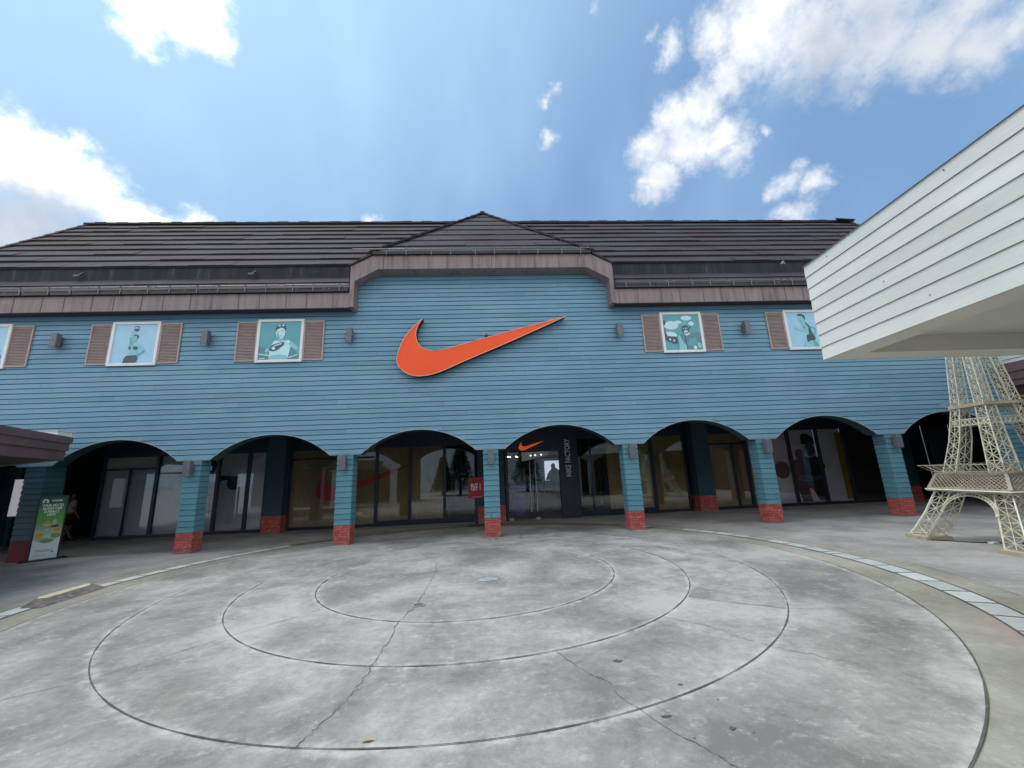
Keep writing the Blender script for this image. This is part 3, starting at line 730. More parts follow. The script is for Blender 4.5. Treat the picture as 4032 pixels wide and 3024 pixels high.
# centre hipped bay roof
ch = MB()
AY, AZ = 14.5, 12.02; EY, EZ = 10.70, 8.0
courses(ch, -3.28, 3.28, -0.02, 0.02, EY, EZ, AY, AZ, 8, 0.035)
for s_ in (-1, 1):
    for k in range(8):
        a, c_ = k / 8, (k + 1) / 8
        xa, xc = s_ * 3.28 * (1 - a), s_ * 3.28 * (1 - c_)
        ya, yc = EY + (AY - EY) * a, EY + (AY - EY) * c_
        za, zc = EZ + (AZ - EZ) * a, EZ + (AZ - EZ) * c_
        yb = 11.52 + (15.3 - 11.52) * a; yd = 11.52 + (15.3 - 11.52) * c_
        ch.q((xa + s_ * .03, ya, za + .02), (xa + s_ * .03, yb + .3, za + .02), (xc, yd + .3, zc), (xc, yc, zc))
        ch.q((xa, ya, za - .02), (xa, yb + .3, za - .02), (xa + s_ * .03, yb + .3, za + .02), (xa + s_ * .03, ya, za + .02))
    # shoulder pieces above the chamfers
    ch.q((s_ * 3.28, EY, 8.0), (s_ * 3.86, EY, 7.64), (s_ * 3.86, 12.3, 7.64), (s_ * 3.28, 12.3, 8.0))
    ch.q((s_ * 3.28, EY - .02, 8.0), (s_ * 3.86, EY - .02, 7.64), (s_ * 3.86, EY - .02, 7.60), (s_ * 3.22, EY - .02, 7.95))
    ch.q((s_ * 3.84, EY, 7.64), (s_ * 3.84, 12.3, 7.64), (s_ * 3.84, 12.3, 6.8), (s_ * 3.84, EY + .05, 6.8))
cho = ch.build('bay_roof', shake, bld)
hc = MB()
for s_ in (-1, 1):
    n = 14
    for k in range(n):
        a, c_ = k / n, (k + 1.12) / n
        pa = Vector((s_ * 3.28 * (1 - a), EY + (AY - EY) * a, EZ + (AZ - EZ) * a)); pb = Vector((s_ * 3.28 * (1 - c_), EY + (AY - EY) * c_, EZ + (AZ - EZ) * c_))
        hc.bar(pa + Vector((0, -.02, .06)), pb + Vector((0, -.02, .03)), 0.17, 0.05)
hc.bar((0, AY - .1, AZ + .04), (0, 15.3, AZ + .04), 0.2, 0.06)
hc.build('hip_caps', shake, cho)
# roof hooks (small bracket lumps) and skylight prop
for x, y, z in ((-11.9, 11.4, 7.75), (-7.0, 11.4, 7.75), (9.6, 11.3, 7.85)):
    hk = MB(); hk.bar((x, y, z), (x + .12, y + .06, z + .15), 0.07, 0.03); hk.bar((x - .04, y - .02, z + .02), (x + .1, y - .02, z + .02), 0.05, 0.05); hk.build('roof_hook', grey_lamp, bld)
hk = MB(); hk.bar((12.35, 11.7, 9.2), (12.9, 11.9, 8.6), 0.12, 0.03); hk.bar((12.5, 11.68, 9.0), (12.62, 11.72, 8.9), 0.08, 0.06); hk.build('roof_bracket', grey_lamp, bld)
# gutters + debris and rail pipe
def gutter(xa, xb, y, z):
    gm_ = MB(); gm_.box(xa, xb, y - 0.07, y + 0.0, z, z + 0.07); gm_.box(xa, xb, y - 0.075, y - 0.062, z + .07, z + .085)
    o = gm_.build('gutter', black, bld)
    db = MB(); rr = random.Random(int(xa * 7))
    x = xa
    while x < xb:
        if rr.random() < 0.6: db.sphere((x, y - 0.05, z + 0.09), rr.uniform(.008, .02), 6, 4, (rr.uniform(1, 3), 1, .8))
        x += rr.uniform(0.05, 0.22)
    tagp(db.build('gutter_debris', simple('debris_%d' % int(xa * 10), (0.30, 0.29, 0.27), 0.9, var=0.8, scale=30), o), kind='stuff')
gutter(-16.1, -3.84, 10.75, 6.83); gutter(3.84, 16.6, 10.75, 6.83); gutter(-3.2, 3.2, 10.72, 7.955)
rail_m = simple('rail_metal', (0.16, 0.16, 0.17), 0.4, metal=0.2)
def rail(xa, xb, y, z):
    mb = MB(); x = xa
    while x < xb - 0.05:
        x1 = min(x + 1.72, xb); mb.tube([(x, y, z), (x1 - 0.2 if x1 < xb else x1, y, z)], 0.016, 6)
        if x1 < xb: mb.tube([(x1 - .2, y - .01, z - .015), (x1, y - .01, z - .015)], 0.013, 6); mb.sphere((x1 - .2, y, z), .026, 6, 4); mb.sphere((x1, y, z), .026, 6, 4)
        x = x1
    mb.sphere((xa, y, z), .03, 6, 4); mb.build('rail_pipe', rail_m, bld)
rail(-15.9, -3.9, 10.68, 7.03); rail(3.9, 16.4, 10.68, 7.0); rail(-3.76, 3.76, 10.66, 8.12)
br0 = MB(); br0.box(-0.012, 0.012, 0, 0.02, -0.16, 0.0); br0.box(-0.012, 0.012, -0.02, 0.05, 0.0, 0.02); br0.box(-0.012, 0.012, -0.0, 0.02, -0.2, -0.16)
first = None; x = -15.6; k = 0
while x < 16.2:
    if abs(x) > 3.9 or abs(x) < 3.15:
        loc = (x, 10.66 - D, 7.03) if abs(x) > 3.9 else (x, 10.64 - D, 8.12)
        if first is None: first = br0.build('gutter_bracket', grey_lamp); first.parent = bld; first.location = loc
        else: copy_tree(first, loc, parent=bld)
    x += 0.56 + 0.16 * (k % 2); k += 1

# ---- shopfront
SY = 15.2
def panel(mb, x0, x1, z0, z1, y=SY + 0.07): mb.q((x0, y, z0), (x1, y, z0), (x1, y, z1), (x0, y, z1))
def window(x0, x1, z0, z1, backing=None, fr=0.05, y=SY, name='shop_window', bars=None, sill=0.1):
    f = MB()
    f.box(x0, x0 + fr, y - .05, y + .05, z0, z1); f.box(x1 - fr, x1, y - .05, y + .05, z0, z1)
    f.box(x0 + fr, x1 - fr, y - .05, y + .05, z0, z0 + sill); f.box(x0 + fr, x1 - fr, y - .05, y + .05, z1 - .06, z1)
    for (bx0, bx1, bz0, bz1) in (bars or []): f.box(bx0, bx1, y - .045, y + .045, bz0, bz1)
    fo_ = f.build(name, navy, bld)
    gl = MB(); panel(gl, x0 + fr, x1 - fr, z0 + sill, z1 - .06, y); gl.build('pane', glass, fo_)
    if backing is not None:
        mb = MB(); panel(mb, x0 + fr, x1 - fr, z0 + sill - .02, z1 - .05, y + 0.06); mb.build('board', backing, fo_)
    return fo_
# header above everything
hd = MB(); hd.box(-13.62, 0.55, SY - .06, SY + .06, 2.80, 3.25); hd.box(3.24, 20.95, SY - .06, SY + .06, 2.86, 3.25); hd.build('header_panel', navy, bld)
window(-13.58, -11.73, 0, 2.8, greyp, bars=[(-13.53, -11.78, 2.30, 2.36), (-12.67, -12.65, .1, 2.3)])
window(-11.73, -9.66, 0, 2.8, greyp); w_ball = window(-9.66, -8.61, 0, 2.8, greyp); window(-8.61, -7.98, 0, 2.8, greyp)
w_sw = window(-7.16, -4.10, 0, 2.8, ply, bars=[(-7.1, -4.2, 2.40, 2.46)]); window(-4.10, -2.90, 0, 2.8, ply, sill=.18); window(-2.90, -1.66, 0, 2.8, ply, sill=.18)
window(-1.66, -0.52, 0, 2.8, None, sill=.16)
window(3.24, 6.16, 0, 2.86, None, bars=[(3.78, 3.82, .1, 2.8)], sill=.2); window(6.16, 7.46, 0, 2.86, ply)
mb = MB(); panel(mb, 4.44, 6.1, 0.18, 2.8, SY + .06); mb.build('board', ply, bld)
window(8.36, 9.9, 0, 2.86, ply, bars=[(8.4, 9.86, 2.38, 2.44), (9.34, 9.37, .1, 2.4)]); window(9.9, 10.5, 0, 2.86, ply)
window(10.5, 11.66, 0, 2.9, greyp); w_fig = window(11.66, 12.84, 0, 2.9, greyp); window(12.84, 13.95, 0, 2.9, greyp); window(13.95, 15.6, 0, 2.9, simple('dark_board', (0.05, 0.045, 0.04), 0.7))
mb = MB(); panel(mb, 13.66, 13.9, .15, 2.7, SY + .045); mb.build('ochre_strip', simple('ochre', (0.4, 0.24, 0.04), 0.7), bld)
window(15.6, 17.4, 0, 2.9, simple('dark_board_right', (0.05, 0.05, 0.055), 0.7)); window(17.4, 18.6, 0, 2.9, greyp); window(18.6, 20.9, 0, 2.9, greyp)
lb = MB(); lb.box(21.0, 21.1, 11.0, 15.3, 0, 3.3); lb.build('light_stop_wall', teal_trim, bld)  # unseen wall added to keep outside light out of the arcade
lb = MB(); lb.box(15.95, 21.0, 11.3, 11.4, 0, 3.3); lb.build('light_stop_infill', teal_trim, bld)  # unseen plug added to block light from the front right
# pilasters
for px_ in (-15.25, -7.47, 0.04, 7.92, 15.9):
    w_ = 0.62 if px_ != 0.04 else 0.96
    pl = MB(); pl.box(px_ - w_ / 2, px_ + w_ / 2, 14.76, SY + .3, 0.55, 3.25); p_ = pl.build('pilaster', teal_trim if px_ != 0.04 else teal_trim, bld)
    pl = MB(); pl.box(px_ - w_ / 2 - .01, px_ + w_ / 2 + .01, 14.75, SY + .31, 0, 0.55); pl.build('red_base', red, p_)
# entrance: dark portal with doors
pt_ = MB(); pt_.box(0.56, 3.24, 14.86, 15.0, 2.42, 3.25); pt_.box(2.55, 3.24, 14.86, 15.0, 0, 2.42); pt_.box(0.56, 0.64, 14.86, 15.0, 0, 2.42); pt_.box(3.18, 3.24, 15.0, 15.15, 0, 3.25); pt_.box(.56, .64, 15.0, 15.15, 0, 3.25)
handle_m = simple('satin_handle', (.85, .82, .78), .4, var=.03)
portal = pt_.build('entrance_portal', simple('portal_navy', (0.022, 0.03, 0.05), 0.4), bld)
for x0, x1, hx in ((0.66, 1.58, 1.455), (1.60, 2.53, 1.66)):
    dm = MB(); panel(dm, x0, x1, 0.02, 2.38, 14.93); do = dm.build('glass_door', glass, bld)
    hm = MB(); hm.tube([(hx, 14.87, 0.28), (hx, 14.87, 2.03)], 0.018, 8); hm.tube([(hx, 14.87, .4), (hx, 14.93, .4)], .01, 6); hm.tube([(hx, 14.87, 1.9), (hx, 14.93, 1.9)], .01, 6); hm.build('handle', handle_m, do, True)
    hm = MB(); hm.box(x0, x0 + .16, 14.91, 14.95, 0.0, 0.08); hm.build('door_clamp', steel, do)

def catmull(pts, n=8):
    out = []
    for i in range(len(pts) - 1):
        p0, p1, p2, p3 = pts[max(i - 1, 0)], pts[i], pts[i + 1], pts[min(i + 2, len(pts) - 1)]
        for k in range(n):
            t = k / n
            out.append(tuple(0.5 * ((2 * p1[j]) + (-p0[j] + p2[j]) * t + (2 * p0[j] - 5 * p1[j] + 4 * p2[j] - p3[j]) * t * t + (-p0[j] + 3 * p1[j] - 3 * p2[j] + p3[j]) * t ** 3) for j in (0, 1)))
    out.append(pts[-1]); return out
LOWER = [(2.354, 6.039), (0.687, 5.303), (-0.555, 4.785), (-1.316, 4.457), (-1.801, 4.355), (-2.153, 4.411), (-2.42, 4.625), (-2.492, 4.905), (-2.346, 5.372), (-2.10, 5.745), (-1.792, 6.055)]
UPPER = [(-1.792, 6.055), (-1.935, 5.795), (-1.97, 5.507), (-1.853, 5.225), (-1.584, 5.095), (-1.226, 5.105), (-0.547, 5.283), (0.699, 5.618), (2.354, 6.039)]
TICK = catmull(LOWER)[:-1] + catmull(UPPER)[:-1]
def tick(cx, cz, w, shear=0.0):
    k = w / 4.846
    return [(cx + (p[0] + 0.069) * k, cz + (p[1] - 5.197) * k) for p in TICK]
def poly_fill(mb, pts2, y, thick):
    """concave polygon in XZ at y: strip fill between lower and upper chains"""
    from mathutils.geometry import tessellate_polygon
    P3 = [Vector((p[0], y, p[1])) for p in pts2]
    tri = tessellate_polygon([P3]); i = len(mb.v); n = len(P3)
    mb.v += [tuple(p) for p in P3]
    for t in tri: mb.f.append(tuple(i + k for k in t)); mb.mi.append(mb.cur)
    if thick:
        mb.v += [(p.x, y + thick, p.z) for p in P3]
        for k in range(n):
            l = (k + 1) % n; mb.f.append((i + k, i + l, i + n + l, i + n + k)); mb.mi.append(mb.cur)
# small lit emblem above the doors
em = thing('door_emblem', 'small orange curved tick emblem on the dark panel above the glass doors', 'sign', (1.55, 14.85, 2.6))
mb = MB(); poly_fill(mb, tick(1.56, 2.60, 0.95), 14.83, 0.025); mb.build('tick_shape', orange_s, em)
lt = thing('vertical_lettering', 'pale vertical lettering reading upward on the dark pier beside the doors', 'sign', (2.9, 14.84, 2.1))
text_mesh('letters', 'NIKE FACTORY', 0.262, frame_M((2.885, 14.848, 2.115), (0, 0, 1), (-1, 0, 0)), whitelit, lt, ext=0.006, bold=0.008, sx_=0.72, spacing=1.04)
# red printed tick behind glass
mb = MB(); poly_fill(mb, tick(-4.6, 1.52, 3.3), SY + 0.055, 0); mb.build('printed_tick', swred, bld)
# prints on grey panels: ball + arm left, player right
def disc(mb, cx, cz, rx, rz, y, n=28):
    mb.q(*[(cx + rx * math.cos(2 * PI * k / n), y, cz + rz * math.sin(2 * PI * k / n)) for k in range(n)])
def pg(mb, pts, y): mb.q(*[(p[0], y, p[1]) for p in pts])
pr = MB(); disc(pr, -9.13, 1.71, .23, .24, SY + .05); poly_fill(pr, [(-9.62, 1.98), (-9.2, 1.95), (-9.15, 1.84), (-9.62, 1.80)], SY + .052, 0)
pr.build('ball_print', darkp, w_ball)
pr = MB(); poly_fill(pr, [(-10.2, 0.75), (-9.85, 0.7), (-9.7, .85), (-9.72, 1.6), (-9.85, 2.0), (-9.75, 2.45), (-9.95, 2.62), (-10.25, 2.4), (-10.3, 1.6)], SY + .05, 0); pr.build('player_print', darkp, w_ball)
pr = MB()
disc(pr, 11.27, 1.34, .31, .33, SY + .05)
poly_fill(pr, [(11.74, .72), (11.80, 1.2), (11.76, 1.66), (11.97, 1.74), (12.25, 1.82), (12.45, 1.76), (12.72, 1.82), (12.93, 1.66), (13.04, 1.42), (12.92, 1.2), (12.80, 1.1), (12.80, .62), (12.95, .16), (12.55, .16), (12.35, .60), (12.22, .62), (12.26, .12), (11.88, .12), (11.8, .5)], SY + .05, 0)
disc(pr, 12.08, 1.92, .19, .20, SY + .049); poly_fill(pr, [(12.22, 2.28), (12.24, 2.64), (12.34, 2.70), (12.52, 2.69), (12.70, 2.56), (12.77, 2.36), (12.78, 2.28)], SY + .048, 0)
pr.build('player_print', darkp, w_fig)
pr = MB(); disc(pr, 12.52, 2.07, .21, .27, SY + .047); poly_fill(pr, [(11.84, 1.00), (11.95, 1.10), (12.2, 1.12), (12.55, 1.04), (12.86, 1.12), (12.86, .96), (12.5, .90), (12.1, .87), (11.88, .9)], SY + .046, 0)
pr.build('skin_print', midp, w_fig)
# left bay: windows set back
lw_ = window(-15.75, -14.95, 0.35, 2.7, None, y=13.6, name='side_window', bars=[(-15.4, -15.35, .4, 2.7)])
rw_m = simple('recess_teal', (0.07, 0.17, 0.2), 0.7)
for bx in ((-15.9, -15.5, 14.4, 14.5), (-15.5, -13.62, 17.6, 17.7), (-13.62, -13.55, 15.27, 17.59)):
    lb = MB(); lb.box(*bx, 0, 3.2); lb.build('recess_wall', rw_m, bld)
lb = MB(); lb.box(-15.7, -14.6, 13.3, 13.58, 0, 0.12); lb.build('window_step', simple('step_grey', (0.2, 0.2, 0.19), 0.8), bld)

# store interior
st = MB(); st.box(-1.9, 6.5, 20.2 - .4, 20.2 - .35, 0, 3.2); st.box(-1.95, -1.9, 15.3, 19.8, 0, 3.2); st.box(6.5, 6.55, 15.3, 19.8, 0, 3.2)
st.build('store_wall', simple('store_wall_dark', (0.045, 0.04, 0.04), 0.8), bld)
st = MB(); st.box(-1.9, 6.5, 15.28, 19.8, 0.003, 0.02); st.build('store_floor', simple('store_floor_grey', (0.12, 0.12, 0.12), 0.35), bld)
t_ = thing('display_screen', 'bright display screen at the back of the store behind the right-hand glass door', 'screen', (2.9, 18.1, 1.4))
mb = MB(); mb.box(2.42, 3.35, 18.0, 18.03, 1.28, 2.12); mb.build('screen_face', screen, t_)
mb = MB(); poly_fill(mb, [(2.44, 1.29), (2.55, 1.58), (2.72, 1.78), (2.70, 1.92), (2.78, 2.02), (2.88, 1.98), (2.90, 1.82), (3.08, 1.68), (3.2, 1.29)], 17.992, 0); mb.build('figure_print', darkp, t_)
mb = MB(); mb.box(2.38, 3.39, 18.035, 18.08, 1.24, 2.16); mb.build('frame', black, t_)
for i, (x, z) in enumerate([(0.78, 2.34), (0.88, 2.33), (1.12, 2.34), (1.18, 2.32), (1.75, 2.36), (1.95, 2.36), (2.2, 2.38)]):
    mb = MB(); mb.tube([(x, 17.2, z + .12), (x, 17.25, z)], 0.03, 8)
    sp_ = thing('spotlight', ['lit ceiling spotlight seen through the left glass door, leftmost of the row', 'lit ceiling spotlight second from the left inside the doors', 'lit ceiling spotlight third from the left inside the doors', 'lit ceiling spotlight in the middle of the row inside the doors', 'lit ceiling spotlight third from the right inside the doors', 'warm lit ceiling spotlight second from the right inside the doors', 'lit ceiling spotlight, rightmost of the row inside the doors'][i], 'spotlight', (x, 17.2, z), 'spotlights inside the store')
    mb.build('can', black, sp_); mb = MB(); mb.sphere((x, 17.23, z - .01), 0.026, 8, 6); mb.build('bulb', lampw, sp_)
t_ = thing('display_counter', 'blue display counter standing inside the left glass door', 'counter', (1.15, 17.2, 0))
mb = MB(); mb.box(0.95, 1.42, 17.0, 17.5, 0.02, 0.98); mb.build('body', blueb, t_); mb = MB(); mb.box(0.86, 1.6, 16.9, 17.6, 0.98, 1.24); mb.build('top', blueb, t_)
mb = MB(); rr = random.Random(5)
for k in range(8): mb.box(0.92 + k * .08, 0.96 + k * .08, 16.885, 16.895, 1.05, 1.05 + rr.uniform(.08, .15))
mb.build('white_marks', whitetext, t_)
for i, (x, y) in enumerate([(5.2, 17.4), (-1.2, 17.2), (2.0, 18.6)]):
    t_ = thing('clothes_rack', ['clothes rack behind the glass at the right of the entrance', 'clothes rack behind the glass left of the red sign', 'clothes rack at the back of the store behind the doors'][i], 'clothes rack', (x, y, 0), 'clothes racks in the store')
    mb = MB(); mb.tube([(x - .5, y, .02), (x - .5, y, 1.5), (x + .5, y, 1.5), (x + .5, y, .02)], 0.018, 6); mb.build('frame', steel, t_)
    for k in range(9):
        mb = MB(); xx = x - .42 + k * .105; mb.prism([(xx, y - .22, 1.42), (xx, y, 1.48), (xx, y + .22, 1.42), (xx, y + .26, 0.75), (xx, y - .26, .75)], (0.06, 0, 0)); mb.build('garment', [darkp, midp, shirt, blueb, black][(k * 3 + i) % 5], t_)

# ------------------------------------------------------------------ figures
def skin_mesh(name, verts, edges, radii, material, parent, sub=2, root=0):
    me = bpy.data.meshes.new(name); me.from_pydata(verts, edges, [])
    o = bpy.data.objects.new(name, me); S.collection.objects.link(o)
    md = o.modifiers.new('skin', 'SKIN'); md.use_smooth_shade = True
    for i, r in enumerate(radii):
        sv = me.skin_vertices[0].data[i]; sv.radius = (r, r) if not isinstance(r, tuple) else r; sv.use_root = (i == root)
    ms = o.modifiers.new('sub', 'SUBSURF'); ms.levels = sub; ms.render_levels = sub
    bpy.context.view_layer.update()
    nm = bpy.data.meshes.new_from_object(o.evaluated_get(bpy.context.evaluated_depsgraph_get()))
    bpy.data.objects.remove(o); nm.name = name; nm.materials.clear(); nm.materials.append(material)
    for p in nm.polygons: p.use_smooth = True
    o = bpy.data.objects.new(name, nm); S.collection.objects.link(o); o.parent = parent
    return o
def figure(root, h, sk, top, bottom, hr, stride=0.12, arm_bend=0.3, cap=None, long_trousers=False):
    """standing person, faces -Y in local space; height h"""
    k = h / 1.7
    V = lambda x, y, z: (x * k, y * k, z * k)
    verts = [V(0, 0, .93), V(0, 0, 1.12), V(0, .01, 1.32), V(0, .01, 1.45), V(0, 0, 1.53), V(0, -.01, 1.62)]
    rad = [(.15, .105), (.13, .1), (.165, .105), (.06, .055), (.052, .052), (.075, .09)]
    edges = [(0, 1), (1, 2), (2, 3), (3, 4), (4, 5)]
    def chain(start, pts, rs):
        p = start
        for q_, r in zip(pts, rs):
            verts.append(V(*q_)); rad.append(r); edges.append((p, len(verts) - 1)); p = len(verts) - 1
        return p
    for s_ in (-1, 1):
        st_ = stride * s_
        chain(0, [(s_ * .09, 0, .86), (s_ * .1, -st_ * .5, .48), (s_ * .105, st_ * .5 + .02, .09), (s_ * .11, st_ * .5 - .12, .03)], [.085, .055, .036, .035])
        a = arm_bend
        w_ = chain(2, [(s_ * .19, .01, 1.38), (s_ * .235, .03, 1.12), (s_ * .25, -.10 * a - .02, .88), (s_ * .25, -.13 * a - .03, .80)], [.052, .04, .028, .03])
        wx, wy, wz = s_ * .25, -.13 * a - .03, .80
        for j, (dy, ln) in enumerate(((-.028, .07), (-.01, .085), (.01, .08), (.027, .062))):
            chain(w_, [(wx, wy + dy, wz - .03), (wx - s_ * .004, wy + dy - .006, wz - ln * .7), (wx - s_ * .014, wy + dy - .008, wz - ln)], [.009, .0085, .007])
        chain(w_, [(wx - s_ * .02, wy - .03, wz - .01), (wx - s_ * .03, wy - .045, wz - .045)], [.01, .008])
    body = skin_mesh('body', verts, edges, [tuple(c_ * k for c_ in r) if isinstance(r, tuple) else r * k for r in rad], sk, root)
    # face details
    fm = MB()
    def add(o, mb, nm, mt): 
        ob = mb.build(nm, mt); ob.parent = o; return ob
    fm.sphere(V(0, -.10, 1.60), .014 * k, 8, 6, (.8, 1.2, 1.6)); 
    for s_ in (-1, 1): fm.sphere(V(s_ * .078, 0.0, 1.61), .022 * k, 8, 6, (.4, .8, 1.4))
    add(root, fm, 'face', sk)
    em_ = MB()
    for s_ in (-1, 1): em_.sphere(V(s_ * .03, -.088, 1.63), .009 * k, 6, 5)
    add(root, em_, 'eyes', hair)
    hm = MB(); hm.sphere(V(0, .015, 1.655), .094 * k, 16, 10, (.93, 1.08, .85)); add(root, hm, 'hair' if cap is None else 'cap', hr if cap is None else cap)
    if cap is not None:
        hm = MB(); hm.sphere(V(0, -.10, 1.67), .07 * k, 12, 6, (1, 1, .12)); add(root, hm, 'cap_brim', cap)
    # shirt: torso + sleeves
    sv = [V(0, 0, .88), V(0, 0, 1.10), V(0, .01, 1.32), V(0, .01, 1.43)]; sr = [(.175, .125), (.155, .118), (.185, .122), (.085, .075)]; se = [(0, 1), (1, 2), (2, 3)]
    for s_ in (-1, 1):
        i = len(sv); sv += [V(s_ * .2, .01, 1.37), V(s_ * .238, .028, 1.14)]; sr += [.066, .062]; se += [(2, i), (i, i + 1)]
    skin_mesh('shirt', sv, se, [tuple(c_ * k for c_ in r) if isinstance(r, tuple) else r * k for r in sr], top, root)
    # shorts / trousers
    zb = .12 if long_trousers else .52
    pv = [V(0, 0, .92)]; pr_ = [(.168, .12)]; pe = []
    for s_ in (-1, 1):
        i = len(pv); st_ = stride * s_; f = (.86 - zb) / .77
        pv += [V(s_ * .09, 0, .84), V(s_ * .1, -st_ * .45, .50)]; pr_ += [.1, .082]; pe += [(0, i), (i, i + 1)]
        if long_trousers: pv += [V(s_ * .105, st_ * .5, .12)]; pr_ += [.06]; pe += [(i + 1, i + 2)]
    skin_mesh('trousers' if long_trousers else 'shorts', pv, pe, [tuple(c_ * k for c_ in r) if isinstance(r, tuple) else r * k for r in pr_], bottom, root)
    sh = MB()
    for s_ in (-1, 1):
        st_ = stride * s_; c_ = V(s_ * .108, st_ * .5 - .05, .035); sh.sphere(c_, .07 * k, 10, 6, (.62, 1.7, .5))
    add(root, sh, 'shoes', black)
p = thing('person', 'person in grey short-sleeved shirt and dark shorts walking in the shade behind the green poster', 'person', (-14.68, 15.5, 0.0), rz=math.radians(150))
figure(p, 1.64, skin, shirt, shorts, hair, 0.2, 0.9)
p = thing('person', 'shopper in dark clothes standing at the left inside the glass doors', 'person', (0.84, 17.6, 0.02), rz=math.radians(20))
figure(p, 1.62, skin, darkp, shorts, hair, 0.06, 1.4, long_trousers=True)
for i, (x, y, lab) in enumerate([(1.5, 18.2, 'capped mannequin in a pale jacket directly behind the door handles'), (1.98, 18.3, 'capped mannequin right of the door handles, wearing dark clothes'), (2.75, 17.2, 'dark mannequin standing in front of the bright screen')]):
    p = thing('mannequin', lab, 'mannequin', (x, y, 0.02), 'mannequins inside the store', rz=math.radians(10 * i))
    figure(p, 1.82 if i < 2 else 1.6, mann if i < 2 else darkp, jacket if i == 0 else darkp, shorts, hair, 0.05, .6, cap=mann if i < 2 else None, long_trousers=True)

# ------------------------------------------------------------------ large tick sign
sg = thing('logo_sign', 'huge orange curved tick sign standing off the blue boards below the gable', 'sign', (0, D, 5.2))
mb = MB(); poly_fill(mb, tick(-0.069, 5.197, 4.846), D - 0.255, 0.03); mb.build('sign_face', orange, sg)
mb = MB(); poly_fill(mb, tick(-0.069, 5.197, 4.80), D - 0.222, 0.19); mb.build('sign_return', simple('sign_return_dark', (0.03, 0.012, 0.012), 0.5), sg)
rim_ = MB(); T2 = tick(-0.069, 5.197, 4.846)
for a, c_ in zip(T2, T2[1:] + T2[:1]): rim_.bar((a[0], D - .258, a[1]), (c_[0], D - .258, c_[1]), 0.012, 0.012)
rim_.build('sign_edge', rimm, sg)
cb = MB(); cb.tube([(0.03, D - .03, 5.48), (0.03, D - .08, 5.6), (0.0, D - .05, 5.62)], .01, 6); cb.box(-0.04, 0.05, D - .06, D - .02, 5.55, 5.58); cb.build('cable', black, sg)

# ------------------------------------------------------------------ wall lamps
def lamp(x, z0, z1, label, grp):
    t_ = thing('wall_lamp', label, 'wall lamp', (x, D - .02, (z0 + z1) / 2), grp)
    mb = MB(); mb.box(x - .085, x + .085, D - .235, D - .095, z0, z1); mb.build('housing', grey_lamp, t_, bevel=.01)
    mb = MB(); mb.box(x - .035, x + .035, D - .094, D - .05, z0 + .12, z1 - .12); mb.box(x - .06, x + .06, D - .05, D - .021, z0 + .08, z1 - .08); mb.build('bracket', grey_lamp, t_)
    mb = MB(); mb.box(x - .06, x + .06, D - .22, D - .11, z0 - .006, z0 + .001); mb.build('lens', glass_em, t_)
GL = 'box lamps high on the blue wall'; GC = 'box lamps at the tops of the posts'
wl_labels = {-11.63: 'grey box lamp on the upper wall, nearest the left edge of the photo', -7.738: 'grey box lamp on the upper wall between the kettlebell and boxer posters', -3.85: 'grey box lamp on the upper wall just left of the big orange sign', 3.93: 'grey box lamp on the upper wall just right of the big orange sign', 7.82: 'grey box lamp on the upper wall between the waving man and runner posters'}
for x, l in wl_labels.items(): lamp(x, 5.43, 5.83, l, GL)
cl_labels = ['grey box lamp on the post right of the leftmost arch', 'grey box lamp on the second full post from the left, before the red tick', 'grey box lamp on the middle post beside the red sign', 'grey box lamp on the post right of the entrance doors', 'grey box lamp on the second post right of the entrance doors', 'grey box lamp on the rightmost full post, left of the iron tower']
for i, l in enumerate(cl_labels):
    lamp(S0 + SP * i, 1.90, 2.27, l, GC)

# ------------------------------------------------------------------ framed posters and shutters
def cyan(name, col): return simple(name, col, 0.35, var=0.05, scale=4)
c_sky = cyan('print_sky', (0.36, 0.62, 0.80)); c_teal = cyan('print_teal', (0.10, 0.36, 0.42)); c_pale = cyan('print_pale', (0.55, 0.80, 0.86)); c_skin = cyan('print_skin', (0.24, 0.58, 0.62)); c_dark = cyan('print_dark', (0.05, 0.08, 0.11)); c_mid = cyan('print_mid', (0.10, 0.24, 0.27)); c_sk2 = cyan('print_skin_shade', (0.13, 0.42, 0.46))
PM = [c_sky, c_teal, c_pale, c_skin, c_dark, c_mid, c_sk2]
def poster(xc, shapes, bgm, label):
    t_ = thing('framed_poster', label, 'poster', (xc, D - .02, 5.545), 'framed posters on the upper wall')
    z0, z1, h = 4.91, 6.18, 0.635
    f = MB(); w_ = .075
    f.box(xc - h, xc - h + w_, D - .075, D - .022, z0, z1); f.box(xc + h - w_, xc + h, D - .075, D - .022, z0, z1)
    f.box(xc - h + w_, xc + h - w_, D - .075, D - .022, z0, z0 + w_); f.box(xc - h + w_, xc + h - w_, D - .075, D - .022, z1 - w_, z1)
    f.build('frame', white_p, t_, bevel=.006)
    p_ = MB(); a, c_ = xc - h + w_, z0 + w_; sx_ = 2 * h - 2 * w_
    p_.cur = bgm; p_.box(a, a + sx_, D - .045, D - .03, c_, c_ + sx_)
    for i, (mi, pts) in enumerate(shapes):
        p_.cur = mi; y = D - .0465 - .0007 * i
        pts = [(a + min(max(u, 0), 1) * sx_, c_ + min(max(v, 0), 1) * sx_) for u, v in pts]
        poly_fill(p_, pts, y, 0)
    p_.build('print', PM, t_)
def ell(cx, cz, rx, rz, n=16, a0=0): return [(cx + rx * math.cos(a0 + 2 * PI * k / n), cz + rz * math.sin(a0 + 2 * PI * k / n)) for k in range(n)]
